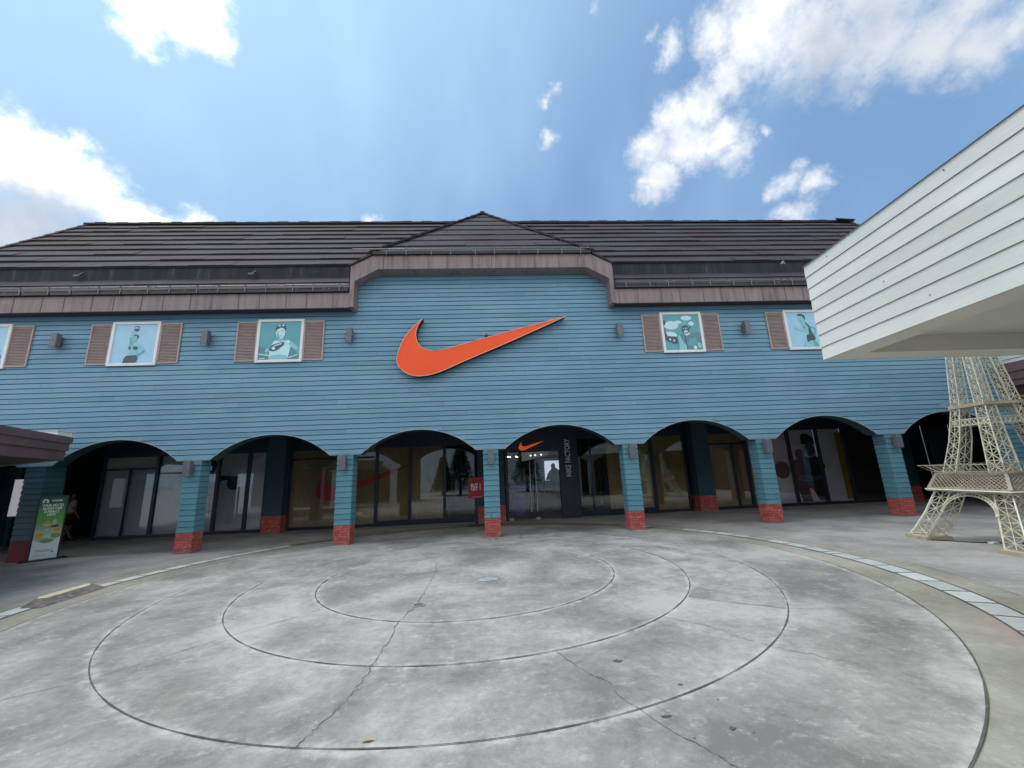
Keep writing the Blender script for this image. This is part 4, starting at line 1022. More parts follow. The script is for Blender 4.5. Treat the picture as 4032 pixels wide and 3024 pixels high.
def limb(p, q_, w0, w1):
    d = Vector((q_[0] - p[0], q_[1] - p[1])).normalized(); n = Vector((-d.y, d.x))
    return [(p[0] + n.x * w0, p[1] + n.y * w0), (p[0] - n.x * w0, p[1] - n.y * w0), (q_[0] - n.x * w1, q_[1] - n.y * w1), (q_[0] + n.x * w1, q_[1] + n.y * w1)]
kettle = [(6, limb((.43, .40), (.40, .68), .045, .035)), (3, limb((.40, .66), (.45, .88), .035, .025)), (3, ell(.46, .90, .03, .03)), (4, ell(.5, .86, .058, .05)), (0, ell(.5, .90, .036, .038)), (4, ell(.505, .915, .056, .045, 16)), (0, ell(.505, .905, .038, .034)), (3, ell(.465, .895, .025, .025)), (4, ell(.50, .855, .048, .036)),
          (3, [(.40, .46), (.62, .46), (.60, .30), (.60, .2), (.41, .2), (.40, .32)]), (3, limb((.60, .46), (.76, .30), .038, .03)), (6, limb((.755, .31), (.62, .19), .03, .02)), (3, ell(.47, .57, .022, .07)), (3, ell(.49, .63, .058, .085)), (4, [(.44, .69), (.48, .735), (.54, .735), (.575, .70), (.57, .62), (.545, .65), (.53, .70)]), (4, ell(.455, .645, .01, .006)), (4, ell(.50, .655, .012, .007)), (5, ell(.475, .585, .02, .007)),
          (4, [(.38, .42), (.42, .44), (.44, .36), (.39, .34)]), (4, [(.47, .40), (.52, .43), (.59, .42), (.59, .35), (.53, .33)]), (4, [(.37, .19), (.60, .20), (.63, .13), (.60, 0), (.30, 0), (.32, .13)])]
boxer = [(5, [(0, .36), (.18, .30), (.26, .22), (.3, 0), (0, 0)]), (5, [(.74, .3), (1, .26), (1, 0), (.72, 0)]), (2, limb((0, .16), (.28, .11), .012, .012)), (2, limb((.74, .05), (1, .14), .012, .012)), (1, [(.1, .55), (.5, .60), (.95, .66), (1, .58), (.6, .5), (.2, .5)]), (2, [(.30, .40), (.36, .50), (.62, .50), (.72, .52), (.78, .42), (.76, .3), (.72, .04), (.70, 0), (.26, 0), (.26, .2)]), (3, [(.26, .0), (.27, .1), (.5, .14), (.70, .10), (.72, 0)]), (3, limb((.74, .44), (.97, .24), .055, .045)), (6, limb((.95, .28), (.98, .12), .03, .04)), (3, [(.44, .6), (.57, .6), (.58, .48), (.46, .47)]), (2, ell(.50, .70, .115, .15)), (6, [(.40, .66), (.45, .56), (.50, .55), (.46, .62), (.44, .70)]), (4, [(.385, .74), (.36, .83), (.42, .90), (.5, .93), (.60, .90), (.635, .80), (.62, .74), (.585, .82), (.50, .845), (.42, .80)]), (2, ell(.46, .895, .03, .02)), (2, ell(.55, .90, .03, .02)), (4, limb((.425, .735), (.465, .725), .008, .006)), (4, limb((.52, .755), (.57, .77), .008, .006)), (6, ell(.50, .625, .035, .01)), (3, ell(.64, .745, .016, .03)), (4, [(.27, .30), (.31, .38), (.55, .46), (.62, .45), (.60, .38), (.45, .25), (.34, .22), (.28, .24)]), (2, limb((.38, .36), (.55, .42), .014, .014)), (2, ell(.36, .30, .045, .045)), (3, ell(.21, .22, .05, .08)), (4, limb((.17, .2), (.26, .18), .008, .008)), (2, [(.04, .04), (.17, .05), (.17, .025), (.04, .02)])]
waver = [(1, [(0, 1), (1, 1), (1, .75), (.6, .70), (.3, .62), (0, .75)]), (2, ell(.22, .70, .2, .12)), (2, ell(.66, .90, .15, .07)), (2, ell(.78, .74, .08, .06)), (2, ell(.15, .42, .2, .1)), (2, ell(.42, .78, .1, .05)), (4, [(0, .84), (.05, .85), (.09, .80), (.06, .72), (.02, .70), (.05, .5), (.09, .40), (.3, .38), (.40, .36), (.38, .18), (.22, .18), (.02, .28), (0, .4)]), (5, [(.34, .38), (.40, .42), (.56, .45), (.70, .46), (.86, .50), (1, .47), (1, 0), (.34, 0), (.36, .2)]), (3, [(.37, .40), (.42, .42), (.5, .2), (.6, .12), (.56, 0), (.36, 0), (.38, .15)]), (1, [(.66, .3), (.86, .34), (.9, .2), (.78, .1), (.62, .14)]), (4, [(.55, .44), (.58, .44), (.595, 0), (.575, 0)]), (2, [(.54, .44), (.6, .4), (.72, .45), (.68, .48), (.56, .48)]), (4, ell(.60, .58, .105, .13)), (6, [(.47, .68), (.50, .77), (.58, .81), (.68, .77), (.73, .66), (.73, .60), (.70, .60), (.68, .68), (.6, .70), (.5, .67)]), (2, [(.54, .535), (.66, .55), (.65, .50), (.60, .48), (.55, .50)]), (3, ell(.60, .60, .022, .03)), (3, ell(.54, .60, .02, .012)), (3, ell(.655, .61, .02, .012)), (4, ell(.73, .63, .02, .035)), (2, ell(.14, .30, .025, .03)), (2, ell(.25, .27, .025, .03)), (2, ell(.8, .06, .05, .05)), (3, ell(.92, .12, .06, .08))]
runner = [(6, limb((.58, .60), (.78, .52), .035, .025)), (6, limb((.78, .52), (.72, .34), .025, .018)), (3, [(.40, .64), (.50, .70), (.62, .60), (.66, .40), (.56, .36), (.52, .40), (.43, .52)]), (4, [(.47, .74), (.53, .74), (.62, .62), (.66, .46), (.74, .26), (.71, .2), (.56, .18), (.5, .14), (.48, .20), (.49, .34), (.57, .37), (.585, .58)]), (4, [(.44, .60), (.47, .60), (.51, .51), (.48, .50)]), (3, limb((.50, .56), (.53, .43), .05, .04)), (3, limb((.54, .42), (.28, .50), .035, .022)), (3, ell(.23, .52, .055, .035)), (3, limb((.24, .52), (.17, .55), .009, .007)), (3, limb((.24, .53), (.19, .585), .009, .007)), (3, limb((.26, .53), (.24, .60), .009, .007)), (3, ell(.43, .80, .075, .09)), (3, limb((.45, .76), (.47, .66), .05, .06)), (4, [(.33, .93), (.36, .96), (.46, .96), (.54, .90), (.545, .80), (.52, .76), (.50, .84), (.44, .90), (.36, .895)]), (3, [(.345, .82), (.36, .85), (.37, .80)]), (6, [(.38, .76), (.44, .72), (.42, .78)]), (3, [(.50, .14), (.56, .18), (.71, .2), (.80, .0), (.60, 0), (.52, .06)]), (6, [(.62, .18), (.71, .19), (.80, 0), (.68, 0)]), (3, [(.46, .18), (.58, .06), (.53, 0), (.36, 0), (.40, .1)]), (2, limb((.41, .09), (.57, .02), .008, .008))]
left_ = [(5, ell(.86, .22, .1, .1)), (4, limb((.9, .1), (.85, .35), .05, .05)), (3, ell(.87, .38, .05, .07)), (5, [(.7, 0), (.72, .1), (1, .12), (1, 0)])]
poster(S0 - SP * 1.5 + .02, left_, 0, 'white framed poster cut by the left edge, pale sky with a small dark figure')
poster(S0 - SP * .5, kettle, 0, 'white framed poster of a woman lifting a kettlebell overhead on pale blue')
poster(S0 + SP * .5, boxer, 1, 'white framed teal poster of a curly-haired boxer holding up a dark glove')
poster(S0 + SP * 3.5, waver, 1, 'white framed teal poster of a smiling man in a cap waving under clouds')
poster(S0 + SP * 4.5, runner, 0, 'white framed pale blue poster of a runner, partly behind the white canopy')
sh0 = MB(); sh0.box(-.28, .28, -.03, 0, 4.955, 4.99); sh0.box(-.28, .28, -.03, 0, 6.09, 6.125); sh0.box(-.28, -.245, -.03, 0, 4.99, 6.09); sh0.box(.245, .28, -.03, 0, 4.99, 6.09)
z = 4.995
while z < 6.08:
    sh0.q((-.245, -.034, z), (.245, -.034, z), (.245, -.006, z + .028), (-.245, -.006, z + .028)); sh0.q((-.245, -.004, z), (.245, -.004, z), (.245, -.034, z), (-.245, -.034, z)); z += .0435
sh0.q((-.245, -.002, 4.99), (.245, -.002, 4.99), (.245, -.002, 6.09), (-.245, -.002, 6.09))
first = None
for i in (-1.5, -.5, .5, 3.5, 4.5):
    for s_ in (-1, 1):
        x = S0 + SP * i + s_ * (.635 + .285)
        if i == 4.5 and s_ == 1: pass
        if first is None: first = sh0.build('shutter', shut); first.parent = bld; first.location = (x, -.022, 0)
        else: copy_tree(first, (x, -.022, 0), parent=bld)

# ------------------------------------------------------------------ signs on stands
t_ = thing('sign_stand', 'crimson BUY 1 GET 1 sign board on a black stand left of the middle post', 'sign', (-0.5, 13.9, 0))
mb = MB(); mb.box(-0.78, -0.22, 13.75, 14.1, 0, 0.025); mb.build('base_plate', black, t_); mb = MB(); mb.box(-0.5, -0.42, 13.86, 13.90, .025, 1.0); mb.build('post', black, t_)
mb = MB(); mb.box(-0.72, -0.22, 13.8, 13.83, .87, 1.56); mb.build('frame', simple('crimson_edge', (0.16, 0.0, .012), .4), t_); mb = MB(); mb.box(-0.70, -0.24, 13.792, 13.8, .89, 1.54); mb.build('board', redsign, t_)
text_mesh('lettering', 'BUY 1\nGET 1', 0.15, frame_M((-0.475, 13.789, 1.24), (1, 0, 0), (0, 0, 1)), whitetext, t_, ext=.001, bold=.003, line=0.78, sx_=.86)
mb = MB(); mb.box(-0.64, -0.3, 13.789, 13.791, .925, .93); mb.box(-0.6, -0.34, 13.789, 13.791, .912, .916); mb.build('small_print', whitetext, t_)
# green cafe poster stand
ux = Vector((0.56, 0.83, 0)).normalized(); nn = Vector((0.83, -0.56, 0)).normalized(); c0 = Vector((-11.16, 11.33, 0)) - ux * 0.02
t_ = thing('poster_stand', 'tall green and white cafe poster on a black floor stand before the leftmost post', 'sign', tuple(c0))
def P3(u, z, o=0.0): v = c0 + ux * u + nn * o; return (v.x, v.y, z)
def slab(mb, u0, u1, z0, z1, o0, o1): mb.prism([P3(u0, z0, o0), P3(u1, z0, o0), P3(u1, z1, o0), P3(u0, z1, o0)], tuple(nn * (o1 - o0)))
mb = MB(); slab(mb, -.41, .41, 0, .03, -.14, .14); mb.build('base', black, t_)
mb = MB(); slab(mb, -.26, -.232, .03, 1.55, -.02, .02); slab(mb, .232, .26, .03, 1.55, -.02, .02); slab(mb, -.232, .232, 1.52, 1.55, -.02, .02); mb.build('frame', black, t_)
def green_mat():
    m_, n = mat('green_poster'); x, y, z = n.xyz(n.pos())[:3]
    c = n.ramp(n.math('DIVIDE', z, 1.55), (0.02, (0.72, 0.82, 0.86)), (.28, (0.70, 0.80, 0.8)), (.42, (.38, .52, .34)), (.58, (.13, .36, .08)), (.72, (.075, .34, .045)), (.86, (.02, .12, .06)), (1, (.01, .07, .045)))
    n.out(c, 0.35); return m_
mb = MB(); slab(mb, -.232, .232, .035, 1.52, -.004, .012); mb.build('poster', green_mat(), t_)
fd = MB(); FM = [simple('dish_yellow', (.55, .36, .04), .5), simple('plate_pale', (.5, .56, .45), .5), simple('dish_brown', (.14, .07, .03), .5), simple('leafy', (.2, .34, .12), .5)]
def fdisc(cx, cz, rx, rz, mi, o):
    fd.cur = mi; cx *= .7; rx *= .72
    fd.q(*[P3(cx + rx * math.cos(2 * PI * k / 18), cz + rz * math.sin(2 * PI * k / 18), o) for k in range(18)])
for a in [(-.2, .58, .15, .11, 1, .0135), (-.2, .60, .10, .07, 0, .0145), (-.06, .86, .09, .045, 1, .0135), (-.06, .89, .07, .05, 0, .0145), (.12, .88, .05, .09, 1, .0135), (.14, .8, .1, .035, 2, .0140), (.2, .7, .13, .06, 1, .0135), (.2, .71, .1, .045, 0, .0145), (.2, .57, .12, .06, 3, .0140), (.0, .47, .2, .07, 1, .0135), (.0, .46, .16, .05, 3, .0145), (-.04, .72, .07, .03, 1, .0140)]: fdisc(*a)
fd.build('food_print', FM, t_)
for body, size, z_, u_ in (('YOUR GO-TO', .086, 1.31, 0.0), ('ISLAND CAFE', .082, 1.235, 0.0), ('IS FINALLY', .082, 1.16, 0.0), ('HERE!', .082, 1.085, 0.0), ('ROASTERS', .055, 1.425, .06)):
    text_mesh('lettering', body, size, frame_M(P3(u_, z_, .0145), ux, (0, 0, 1)), whitetext, t_, ext=.0006, bold=.003, sx_=.68)
mb = MB()
for k in range(14):
    a, c_ = PI * k / 14, PI * (k + 1) / 14
    mb.q(P3(-.14 + .055 * math.cos(a), 1.42 + .05 * math.sin(a), .014), P3(-.14 + .025 * math.cos(a), 1.42 + .02 * math.sin(a), .014), P3(-.14 + .025 * math.cos(c_), 1.42 + .02 * math.sin(c_), .014), P3(-.14 + .055 * math.cos(c_), 1.42 + .05 * math.sin(c_), .014))
slab(mb, -.195, -.165, 1.38, 1.42, .013, .0142); slab(mb, -.115, -.085, 1.38, 1.42, .013, .0142); slab(mb, -.14, -.10, 1.385, 1.40, .013, .0142); mb.build('emblem', whitetext, t_)
mb = MB()
for u0, u1, z_ in ((-.17, .15, .24), (-.15, .12, .205), (-.18, .04, .12)): slab(mb, u0, u1, z_, z_ + .009, .013, .0142)
slab(mb, .12, .16, .17, .195, .013, .0142); mb.build('small_print', midp, t_)
# hanging menu box on left pier, white sheet in side window
t_ = thing('menu_box', 'pale framed notice box hanging on the shaded pier behind the green poster', 'notice', (-14.3, 14.6, 1.9))
mb = MB(); mb.box(-14.52, -14.22, 14.58, 14.66, 1.68, 2.15); mb.build('frame', simple('aged_frame', (.28, .25, .2), .6), t_)
mb = MB(); mb.box(-14.48, -14.25, 14.57, 14.58, 1.72, 2.11); mb.build('panel', simple('notice_green', (.07, .08, .06), .5), t_)
mb = MB(); mb.box(-14.56, -14.24, 14.56, 14.66, 1.5, 1.66); mb.build('shelf', simple('pale_shelf', (.42, .4, .38), .6), t_)
t_ = thing('window_sheet', 'bright white sheet seen behind the leftmost blue pier', 'sheet', (-14.42, 13.5, 1))
mb = MB(); mb.box(-14.62, -14.20, 13.5, 13.52, 0.985, 2.07); mb.build('sheet', litwhite, t_)
mb = MB(); mb.box(-14.6, -14.58, 13.48, 13.499, .0, 2.12); mb.build('support', black, t_)

# ------------------------------------------------------------------ left wing canopy
t_ = thing('side_canopy', 'brown boarded porch canopy jutting in at the left edge', 'canopy', (-9.4, 9.5, 0))
A = Vector((-9.27, 9.48)); dirn = Vector((0.36, -0.933)).normalized(); inn = Vector((-dirn.y, dirn.x)) * 1
inn = Vector((-0.933, -0.36)).normalized()
L_ = 6.5
def AP(u, o, z): v = A + dirn * u + inn * o; return (v.x, v.y, z)
mb = MB()
hs = [(2.30, 2.50, 0.03), (2.50, 2.66, 0.0), (2.66, 2.80, -0.03)]
for z0, z1, o in hs:
    mb.prism([AP(0.0 - (-o), o, z0), AP(L_, o, z0), AP(L_, o, z1), AP(0.0 - (-o), o, z1)], (inn.x * .05, inn.y * .05, 0))
    e0 = Vector(AP(o, o + .06, z0)); e1 = Vector((-12.6, 11.05, z0)); hz = Vector((0, 0, z1 - z0)); mb.prism([e0, e1, e1 + hz, e0 + hz], (-.02, -.05, 0))
mb.build('fascia', simple('brown_canopy', (0.15, 0.095, 0.095), .6, var=.25, scale=1.8), t_)
mb = MB(); mb.prism([AP(.1, .09, 2.32), AP(L_, .09, 2.32), AP(L_, 3.0, 2.32), AP(.1, 3.0, 2.32)], (0, 0, .03)); mb.q(AP(.05, .06, 2.325), (-12.6, 11.1, 2.325), (-16, 11.1, 2.325), (-16, 4, 2.325), AP(L_, .06, 2.325)); mb.build('soffit', simple('canopy_soffit', (.07, .05, .035), .7), t_)  # soffit extended back to the facade to shade the leftmost pier
mb = MB(); mb.prism([AP(.0, .0, 2.78), (-12.6, 11.1, 2.78), (-16, 11.1, 2.78), (-16, 4, 2.78), AP(L_, .0, 2.78)], (0, 0, .03)); mb.build('top', simple('canopy_top', (.16, .13, .12), .8), t_)  # slab widened past the seen edge, also to shade the pier
t_ = thing('white_parapet', 'short white ledge showing above the left brown canopy', 'ledge', (-10.6, 10.1, 2.8))
mb = MB(); mb.box(-12.6, -10.1, 10.0, 10.35, 2.80, 3.03); mb.build('ledge_body', white_p, t_, bevel=.01); mb = MB(); mb.box(-12.6, -10.08, 9.98, 10.37, 3.03, 3.045); mb.build('ledge_cap', white_p, t_)

# ------------------------------------------------------------------ right wing
t_ = thing('side_wing', 'white clapboard side building with a brown porch canopy at the right edge', 'building', (16.3, 8, 0))
wb = MB(); gp = MB()
for r in range(20):
    lapped(wb, gp, (15.84, 11.135), (15.84, -4), (-1, 0), 3.9 + r * .16, 4.06 + r * .16, 0, 0)
w0 = wb.build('white_wall', white_far, t_); gp.build('board_gaps', grey_lamp, w0)
mb = MB()
for z0, z1, o in ((3.55, 3.72, .0), (3.72, 3.95, .04), (3.95, 4.22, .08)): mb.box(15.42 + .08 - o, 15.82, -4, 11.10, z0, z1 - .004)
mb.build('canopy', simple('brown_canopy_right', (0.13, 0.08, 0.085), .6, var=.25, scale=1.8), t_)
mb = MB(); mb.box(15.80, 15.9, -4, 11.10, 0, 3.56); mb.build('porch_wall', simple('maroon_wall', (.10, .035, .035), .7), t_)

# ------------------------------------------------------------------ white boarded canopy (near right)
t_ = thing('white_canopy', 'large white clapboard canopy overhanging from the right, close to the viewer', 'canopy', (4.5, 2, 2.7))
P0 = Vector((3.767, 4.117)); P1 = Vector((3.626, 2.299)); dl = (P1 - P0).normalized(); nl = Vector((dl.y, -dl.x))
if nl.x > 0: nl = -nl
Pend = P0 + dl * 11.0; Pr = Vector((14.0, 4.117))
wb = MB(); gp = MB()
for r in range(8):
    z0 = 2.70 + r * .1425
    lapped(wb, gp, tuple(P0), tuple(Pend), tuple(nl), z0, z0 + .1425, 0, 0, proud=0.014, g_=0.004)
    lapped(wb, gp, tuple(Pr), tuple(P0), (0, 1), z0, z0 + .1425, 0, 0, proud=0.014, g_=0.004)
w0 = wb.build('boards', white_b, t_); gp.build('board_gaps', simple('white_gap', (.42, .43, .41), .8), w0)
mb = MB(); mb.q((P0.x - .02, P0.y + .02, 3.842), (Pr.x, P0.y + .02, 3.842), (14, Pend.y, 3.842), (Pend.x, Pend.y, 3.842)); mb.build('top', simple('canopy_felt', (.3, .3, .29), .8), t_)
sb = MB()
bw = 0.26
P0i = P0 + Vector((bw, -bw)); Pei = Pend + Vector((bw, 0))
sb.q((P0.x - .018, P0.y + .018, 2.702), (Pr.x, P0.y + .018, 2.702), (Pr.x, P0i.y, 2.702), (P0i.x, P0i.y, 2.702))
sb.q((P0.x - .018, P0.y + .018, 2.702), (P0i.x, P0i.y, 2.702), (Pei.x, Pei.y, 2.702), (Pend.x - .018, Pend.y, 2.702))
sb.q((P0i.x, P0i.y, 2.702), (Pr.x, P0i.y, 2.702), (Pr.x, P0i.y, 2.88), (P0i.x, P0i.y, 2.88))
sb.q((P0i.x, P0i.y, 2.702), (P0i.x, P0i.y, 2.88), (Pei.x, Pei.y, 2.88), (Pei.x, Pei.y, 2.702))
sb.build('soffit_border', soffit, t_)
sb = MB(); sb.q((P0i.x, P0i.y, 2.88), (Pr.x, P0i.y, 2.88), (Pr.x, Pend.y, 2.88), (Pei.x, Pei.y, 2.88)); sb.build('soffit_panel', soffit2, t_)
for cx_, cy_ in ((5.9, 2.9), (5.9, -1.6), (10.5, 2.9)):
    mb = MB(); mb.box(cx_ - .2, cx_ + .2, cy_ - .2, cy_ + .2, 0, 2.88); mb.build('column', white_far, t_)
nl_ = MB()
for u, zf in ((.35, 3.78), (1.6, 3.8), (2.3, 3.77), (.9, 3.2), (1.25, 2.9), (2.0, 3.1)):
    v = P0 + dl * u; nl_.sphere((v.x - .012, v.y, zf), .006, 6, 4)
nl_.build('nail_heads', grey_lamp, t_)

# ------------------------------------------------------------------ arcade buildings behind the viewer (mirrored in the glass)
def rear_arcade(name, label, xa, xb, y, cx0):
    t_ = thing(name, label, 'building', ((xa + xb) / 2, y, 0))
    wb = MB(); gp = MB(); X = [xa + (xb - xa) * k / 60 for k in range(61)]
    def lo(x):
        k = math.floor((x - cx0) / SP); d = x - (cx0 + (k + .5) * SP)
        return ZT if abs(d) >= half else ZT + math.sqrt(AR * AR - d * d) - (AR - sag)
    for x0, x1 in zip(X, X[1:]):
        for r in range(22): lapped(wb, gp, (x1, y), (x0, y), (0, 1), ZT + r * .16, ZT + (r + 1) * .16, lo(x1), lo(x0))
    w_ = wb.build('white_wall', white_far, t_)
    i = math.ceil((xa - cx0) / SP)
    while cx0 + i * SP <= xb:
        x = cx0 + i * SP; mb = MB(); mb.box(x - .2, x + .2, y - .38, y - .02, 0, ZT); c_ = mb.build('column', white_far, t_); i += 1
    mb = MB(); mb.box(xa, xb, y - 4, y - 3.9, 0, 3.2); mb.build('shop_wall', simple('shop_wall_%s' % int(abs(xa)), (.22, .17, .12), .7), t_)
    mb = MB(); mb.box(xa, xb, y - 4, y - .4, 3.2, 3.25); mb.build('arcade_ceiling', ceilm, t_)
    mb = MB(); mb.box(xa, xb, y - .3, y - .1, 5.8, 6.0); mb.build('parapet', white_p, t_)
rear_arcade('white_arcade_building', 'white clapboard arcade mirrored in the shop glass, left part', -18.0, -5.4, 1.9, -6.6)
rear_arcade('white_arcade_building', 'white clapboard arcade mirrored in the shop glass, right part', 6.4, 19.0, 1.7, 7.2)
t_ = thing('rear_hall', 'distant white clapboard hall mirrored between the trees in the shop glass', 'building', (0, -16, 0))
wb = MB(); gp = MB()
for r in range(44): lapped(wb, gp, (9, -16), (-9, -16), (0, 1), r * .16, (r + 1) * .16, 0, 0)
w0 = wb.build('white_wall', white_far, t_); gp.build('board_gaps', grey_lamp, w0)
mb = MB(); mb.prism([(-9.5, -15.6, 7.0), (9.5, -15.6, 7.0), (9.5, -20, 10.5), (-9.5, -20, 10.5)], (0, -.05, .2)); mb.build('roof', shake, t_)
mb = MB(); mb.box(-1.2, 1.2, -15.96, -15.9, 0, 2.4); mb.build('doorway', navy, t_)
def conifer(x, y, h, r, label, seed):
    t_ = thing('conifer_tree', label, 'tree', (x, y, 0), 'conifers mirrored in the glass'); rr = random.Random(seed)
    mb = MB(); mb.tube([(x, y, 0), (x, y, h * .5), (x, y, h * .97)], [.14, .09, .02], 8); mb.build('trunk', bark, t_)
    mb = MB()
    for k in range(4200):
        f = rr.random() ** .8; z = h * (.12 + .88 * f); R_ = r * (1 - f) * rr.uniform(.3, 1.05) + .05; a = rr.uniform(0, 2 * PI); L = rr.uniform(.12, .3)
        c_ = Vector((x + R_ * math.cos(a), y + R_ * math.sin(a), z)); d = Vector((math.cos(a), math.sin(a), rr.uniform(-.7, .2))) * L; s_ = Vector((-math.sin(a), math.cos(a), rr.uniform(-.3, .3))) * L * .5
        mb.q(c_ - s_, c_ + s_, c_ + d)
    mb.build('crown', foliage, t_)
conifer(-2.6, -6.0, 4.6, 1.5, 'tall dark conifer mirrored in the glass left of the red sign', 1)
conifer(-4.2, -7.0, 3.4, 1.0, 'smaller dark conifer mirrored in the glass, left of the taller one', 2)
conifer(3.4, -8.0, 5.0, 1.6, 'dark conifer mirrored in the entrance doors', 3)

# ------------------------------------------------------------------ lattice iron tower
TC = Vector((9.52, 7.101)); TH_ = -0.144
tw = thing('iron_tower', 'cream lattice iron tower model on four splayed legs beside the arcade', 'sculpture', (TC.x, TC.y, 0))
cth, sth = math.cos(TH_), math.sin(TH_)
def TW(x, y, z): return (TC.x + x * cth - y * sth, TC.y + x * sth + y * cth, z)
def interp(tab, z):
    for (z0, v0), (z1, v1) in zip(tab, tab[1:]):
        if z <= z1: return v0 + (v1 - v0) * (z - z0) / (z1 - z0)
    return tab[-1][1]
HS = [(0, 1.08), (.45, .86), (.93, .68), (1.3, .56), (1.9, .42), (2.53, .315), (3.49, .235), (4.5, .13), (5.6, .05), (6.0, .04)]
LW = [(0, .36), (.93, .29), (1.3, .26), (2.53, .17), (3.49, .14), (4.5, .11), (5.6, .05), (6.0, .04)]
def leg(sx_, sy_, levels, w=0.02, wd=0.011):
    mb = MB()
    def corner(i, j, z):
        h = interp(HS, z); l = interp(LW, z)
        return TW(sx_ * (h - (l if i else 0)), sy_ * (h - (l if j else 0)), z)
    for z0, z1 in zip(levels, levels[1:]):
        for i in (0, 1):
            for j in (0, 1): mb.bar(corner(i, j, z0), corner(i, j, z1), w, w)
        for (a, c_) in (((0, 0), (1, 0)), ((0, 0), (0, 1)), ((1, 0), (1, 1)), ((0, 1), (1, 1))):
            A0, B0, A1, B1 = corner(*a, z0), corner(*c_, z0), corner(*a, z1), corner(*c_, z1)
            mb.bar(A0, B1, wd, wd); mb.bar(B0, A1, wd, wd); mb.bar(A0, B0, wd, wd)
            M0 = (Vector(A0) + Vector(A1)) / 2; M1 = (Vector(B0) + Vector(B1)) / 2; mb.bar(M0, M1, wd * .9, wd * .9)
            mb.bar((Vector(A0) + Vector(B0)) / 2, (Vector(A1) + Vector(B1)) / 2, wd * .9, wd * .9)
    return mb
Z1 = [.07, .27, .48, .70, .93]; Z2 = [1.28] + [1.28 + .205 * k for k in range(1, 7)]
Z3 = [2.55 + .2 * k for k in range(0, 18)]
for sx_ in (-1, 1):
    for sy_ in (-1, 1):
        lm = leg(sx_, sy_, Z1, .021, .0105); leg(sx_, sy_, Z2, .018, .009).build('upper_leg', cream, tw)
        lo_ = lm.build('leg', cream, tw)
        ft = MB(); h = interp(HS, 0.0); l = .44
        pts = [TW(sx_ * (h + .04), sy_ * (h + .04), 0), TW(sx_ * (h - l), sy_ * (h + .04), 0), TW(sx_ * (h - l), sy_ * (h - l), 0), TW(sx_ * (h + .04), sy_ * (h - l), 0)]
        ft.prism(pts, (0, 0, .065)); ft.build('foot_pad', cream_d, lo_)
        rl = MB(); hh = lambda z: interp(HS, z) + .014
        rl.tube([TW(sx_ * hh(.07), sy_ * hh(.07), .085), TW(sx_ * hh(.2), sy_ * hh(.2), .2), TW(sx_ * hh(.5), sy_ * hh(.5), .5), TW(sx_ * hh(.93), sy_ * hh(.93), .93)], .012, 6)
        rl.tube([TW(sx_ * (hh(.08)), sy_ * (hh(.08)), .08), TW(sx_ * (h - .34), sy_ * hh(.08), .075), TW(sx_ * (h - .36), sy_ * hh(.1), .1), TW(sx_ * (hh(.5) - .33), sy_ * hh(.5), .5)], .010, 6)
        rl.build('rope_light', rope, lo_)
# first platform: slab, sloped diamond frieze, gallery
pf = MB(); s1, s1b = .775, .635
def ringq(mb, sa, za, sb, zb):
    A = [TW(-sa, -sa, za), TW(sa, -sa, za), TW(sa, sa, za), TW(-sa, sa, za)]; B = [TW(-sb, -sb, zb), TW(sb, -sb, zb), TW(sb, sb, zb), TW(-sb, sb, zb)]
    for k in range(4): l = (k + 1) % 4; mb.q(A[k], A[l], B[l], B[k])
ringq(pf, s1, .93, s1, .985); ringq(pf, s1 - .2, .93, s1, .93); ringq(pf, s1, .985, s1 - .2, .985); ringq(pf, s1 - .2, .985, s1 - .2, .93)
po = pf.build('first_platform', cream_d, tw)
fr = MB()
for k in range(4):
    c4 = [(-1, -1), (1, -1), (1, 1), (-1, 1)]; a, c_ = c4[k], c4[(k + 1) % 4]
    def FP(f, g_): s_ = s1 * .97 + (s1b - s1 * .97) * g_; return TW((a[0] + (c_[0] - a[0]) * f) * s_, (a[1] + (c_[1] - a[1]) * f) * s_, .985 + .28 * g_)
    fr.bar(FP(0, 0), FP(0, 1), .045, .045); fr.bar(FP(0, 1), FP(1, 1), .04, .035); fr.bar(FP(0, 0.05), FP(1, .05), .02, .02)
    N_ = 18
    for j in range(-5, N_ + 1):
        for dr in (1, -1):
            f0 = j / N_; f1 = (j + 5) / N_
            if dr < 0: f0, f1 = f1, f0
            g0, g1 = 0.0, 1.0
            # clip to 0..1
            def cl(f0, g0, f1, g1):
                pts = []
                for ff in (0.0, 1.0):
                    if (f0 - ff) * (f1 - ff) < 0: t_ = (ff - f0) / (f1 - f0); pts.append((ff, g0 + (g1 - g0) * t_))
                if 0 <= f0 <= 1: pts.append((f0, g0))
                if 0 <= f1 <= 1: pts.append((f1, g1))
                return pts
            pp = cl(f0, g0, f1, g1)
            if len(pp) >= 2: fr.bar(FP(*pp[0]), FP(*pp[-1]), .0085, .0085)
fr.build('lattice_frieze', cream_d, po)
gl_ = MB()
for zz, ss in ((1.30, s1b + .03), (1.43, s1b + .17)):
    c4 = [TW(-ss, -ss, zz), TW(ss, -ss, zz), TW(ss, ss, zz), TW(-ss, ss, zz)]
    for k in range(4): gl_.bar(c4[k], c4[(k + 1) % 4], .012, .012)
for k in range(4):
    c4 = [(-1, -1), (1, -1), (1, 1), (-1, 1)]; a, c_ = c4[k], c4[(k + 1) % 4]
    for j in range(13):
        f = j / 12; q0 = (a[0] + (c_[0] - a[0]) * f, a[1] + (c_[1] - a[1]) * f)
        gl_.bar(TW(q0[0] * (s1b + .03), q0[1] * (s1b + .03), 1.30), TW(q0[0] * (s1b + .17), q0[1] * (s1b + .17), 1.43), .008, .008)
gl_.build('gallery_rail', cream_d, po)
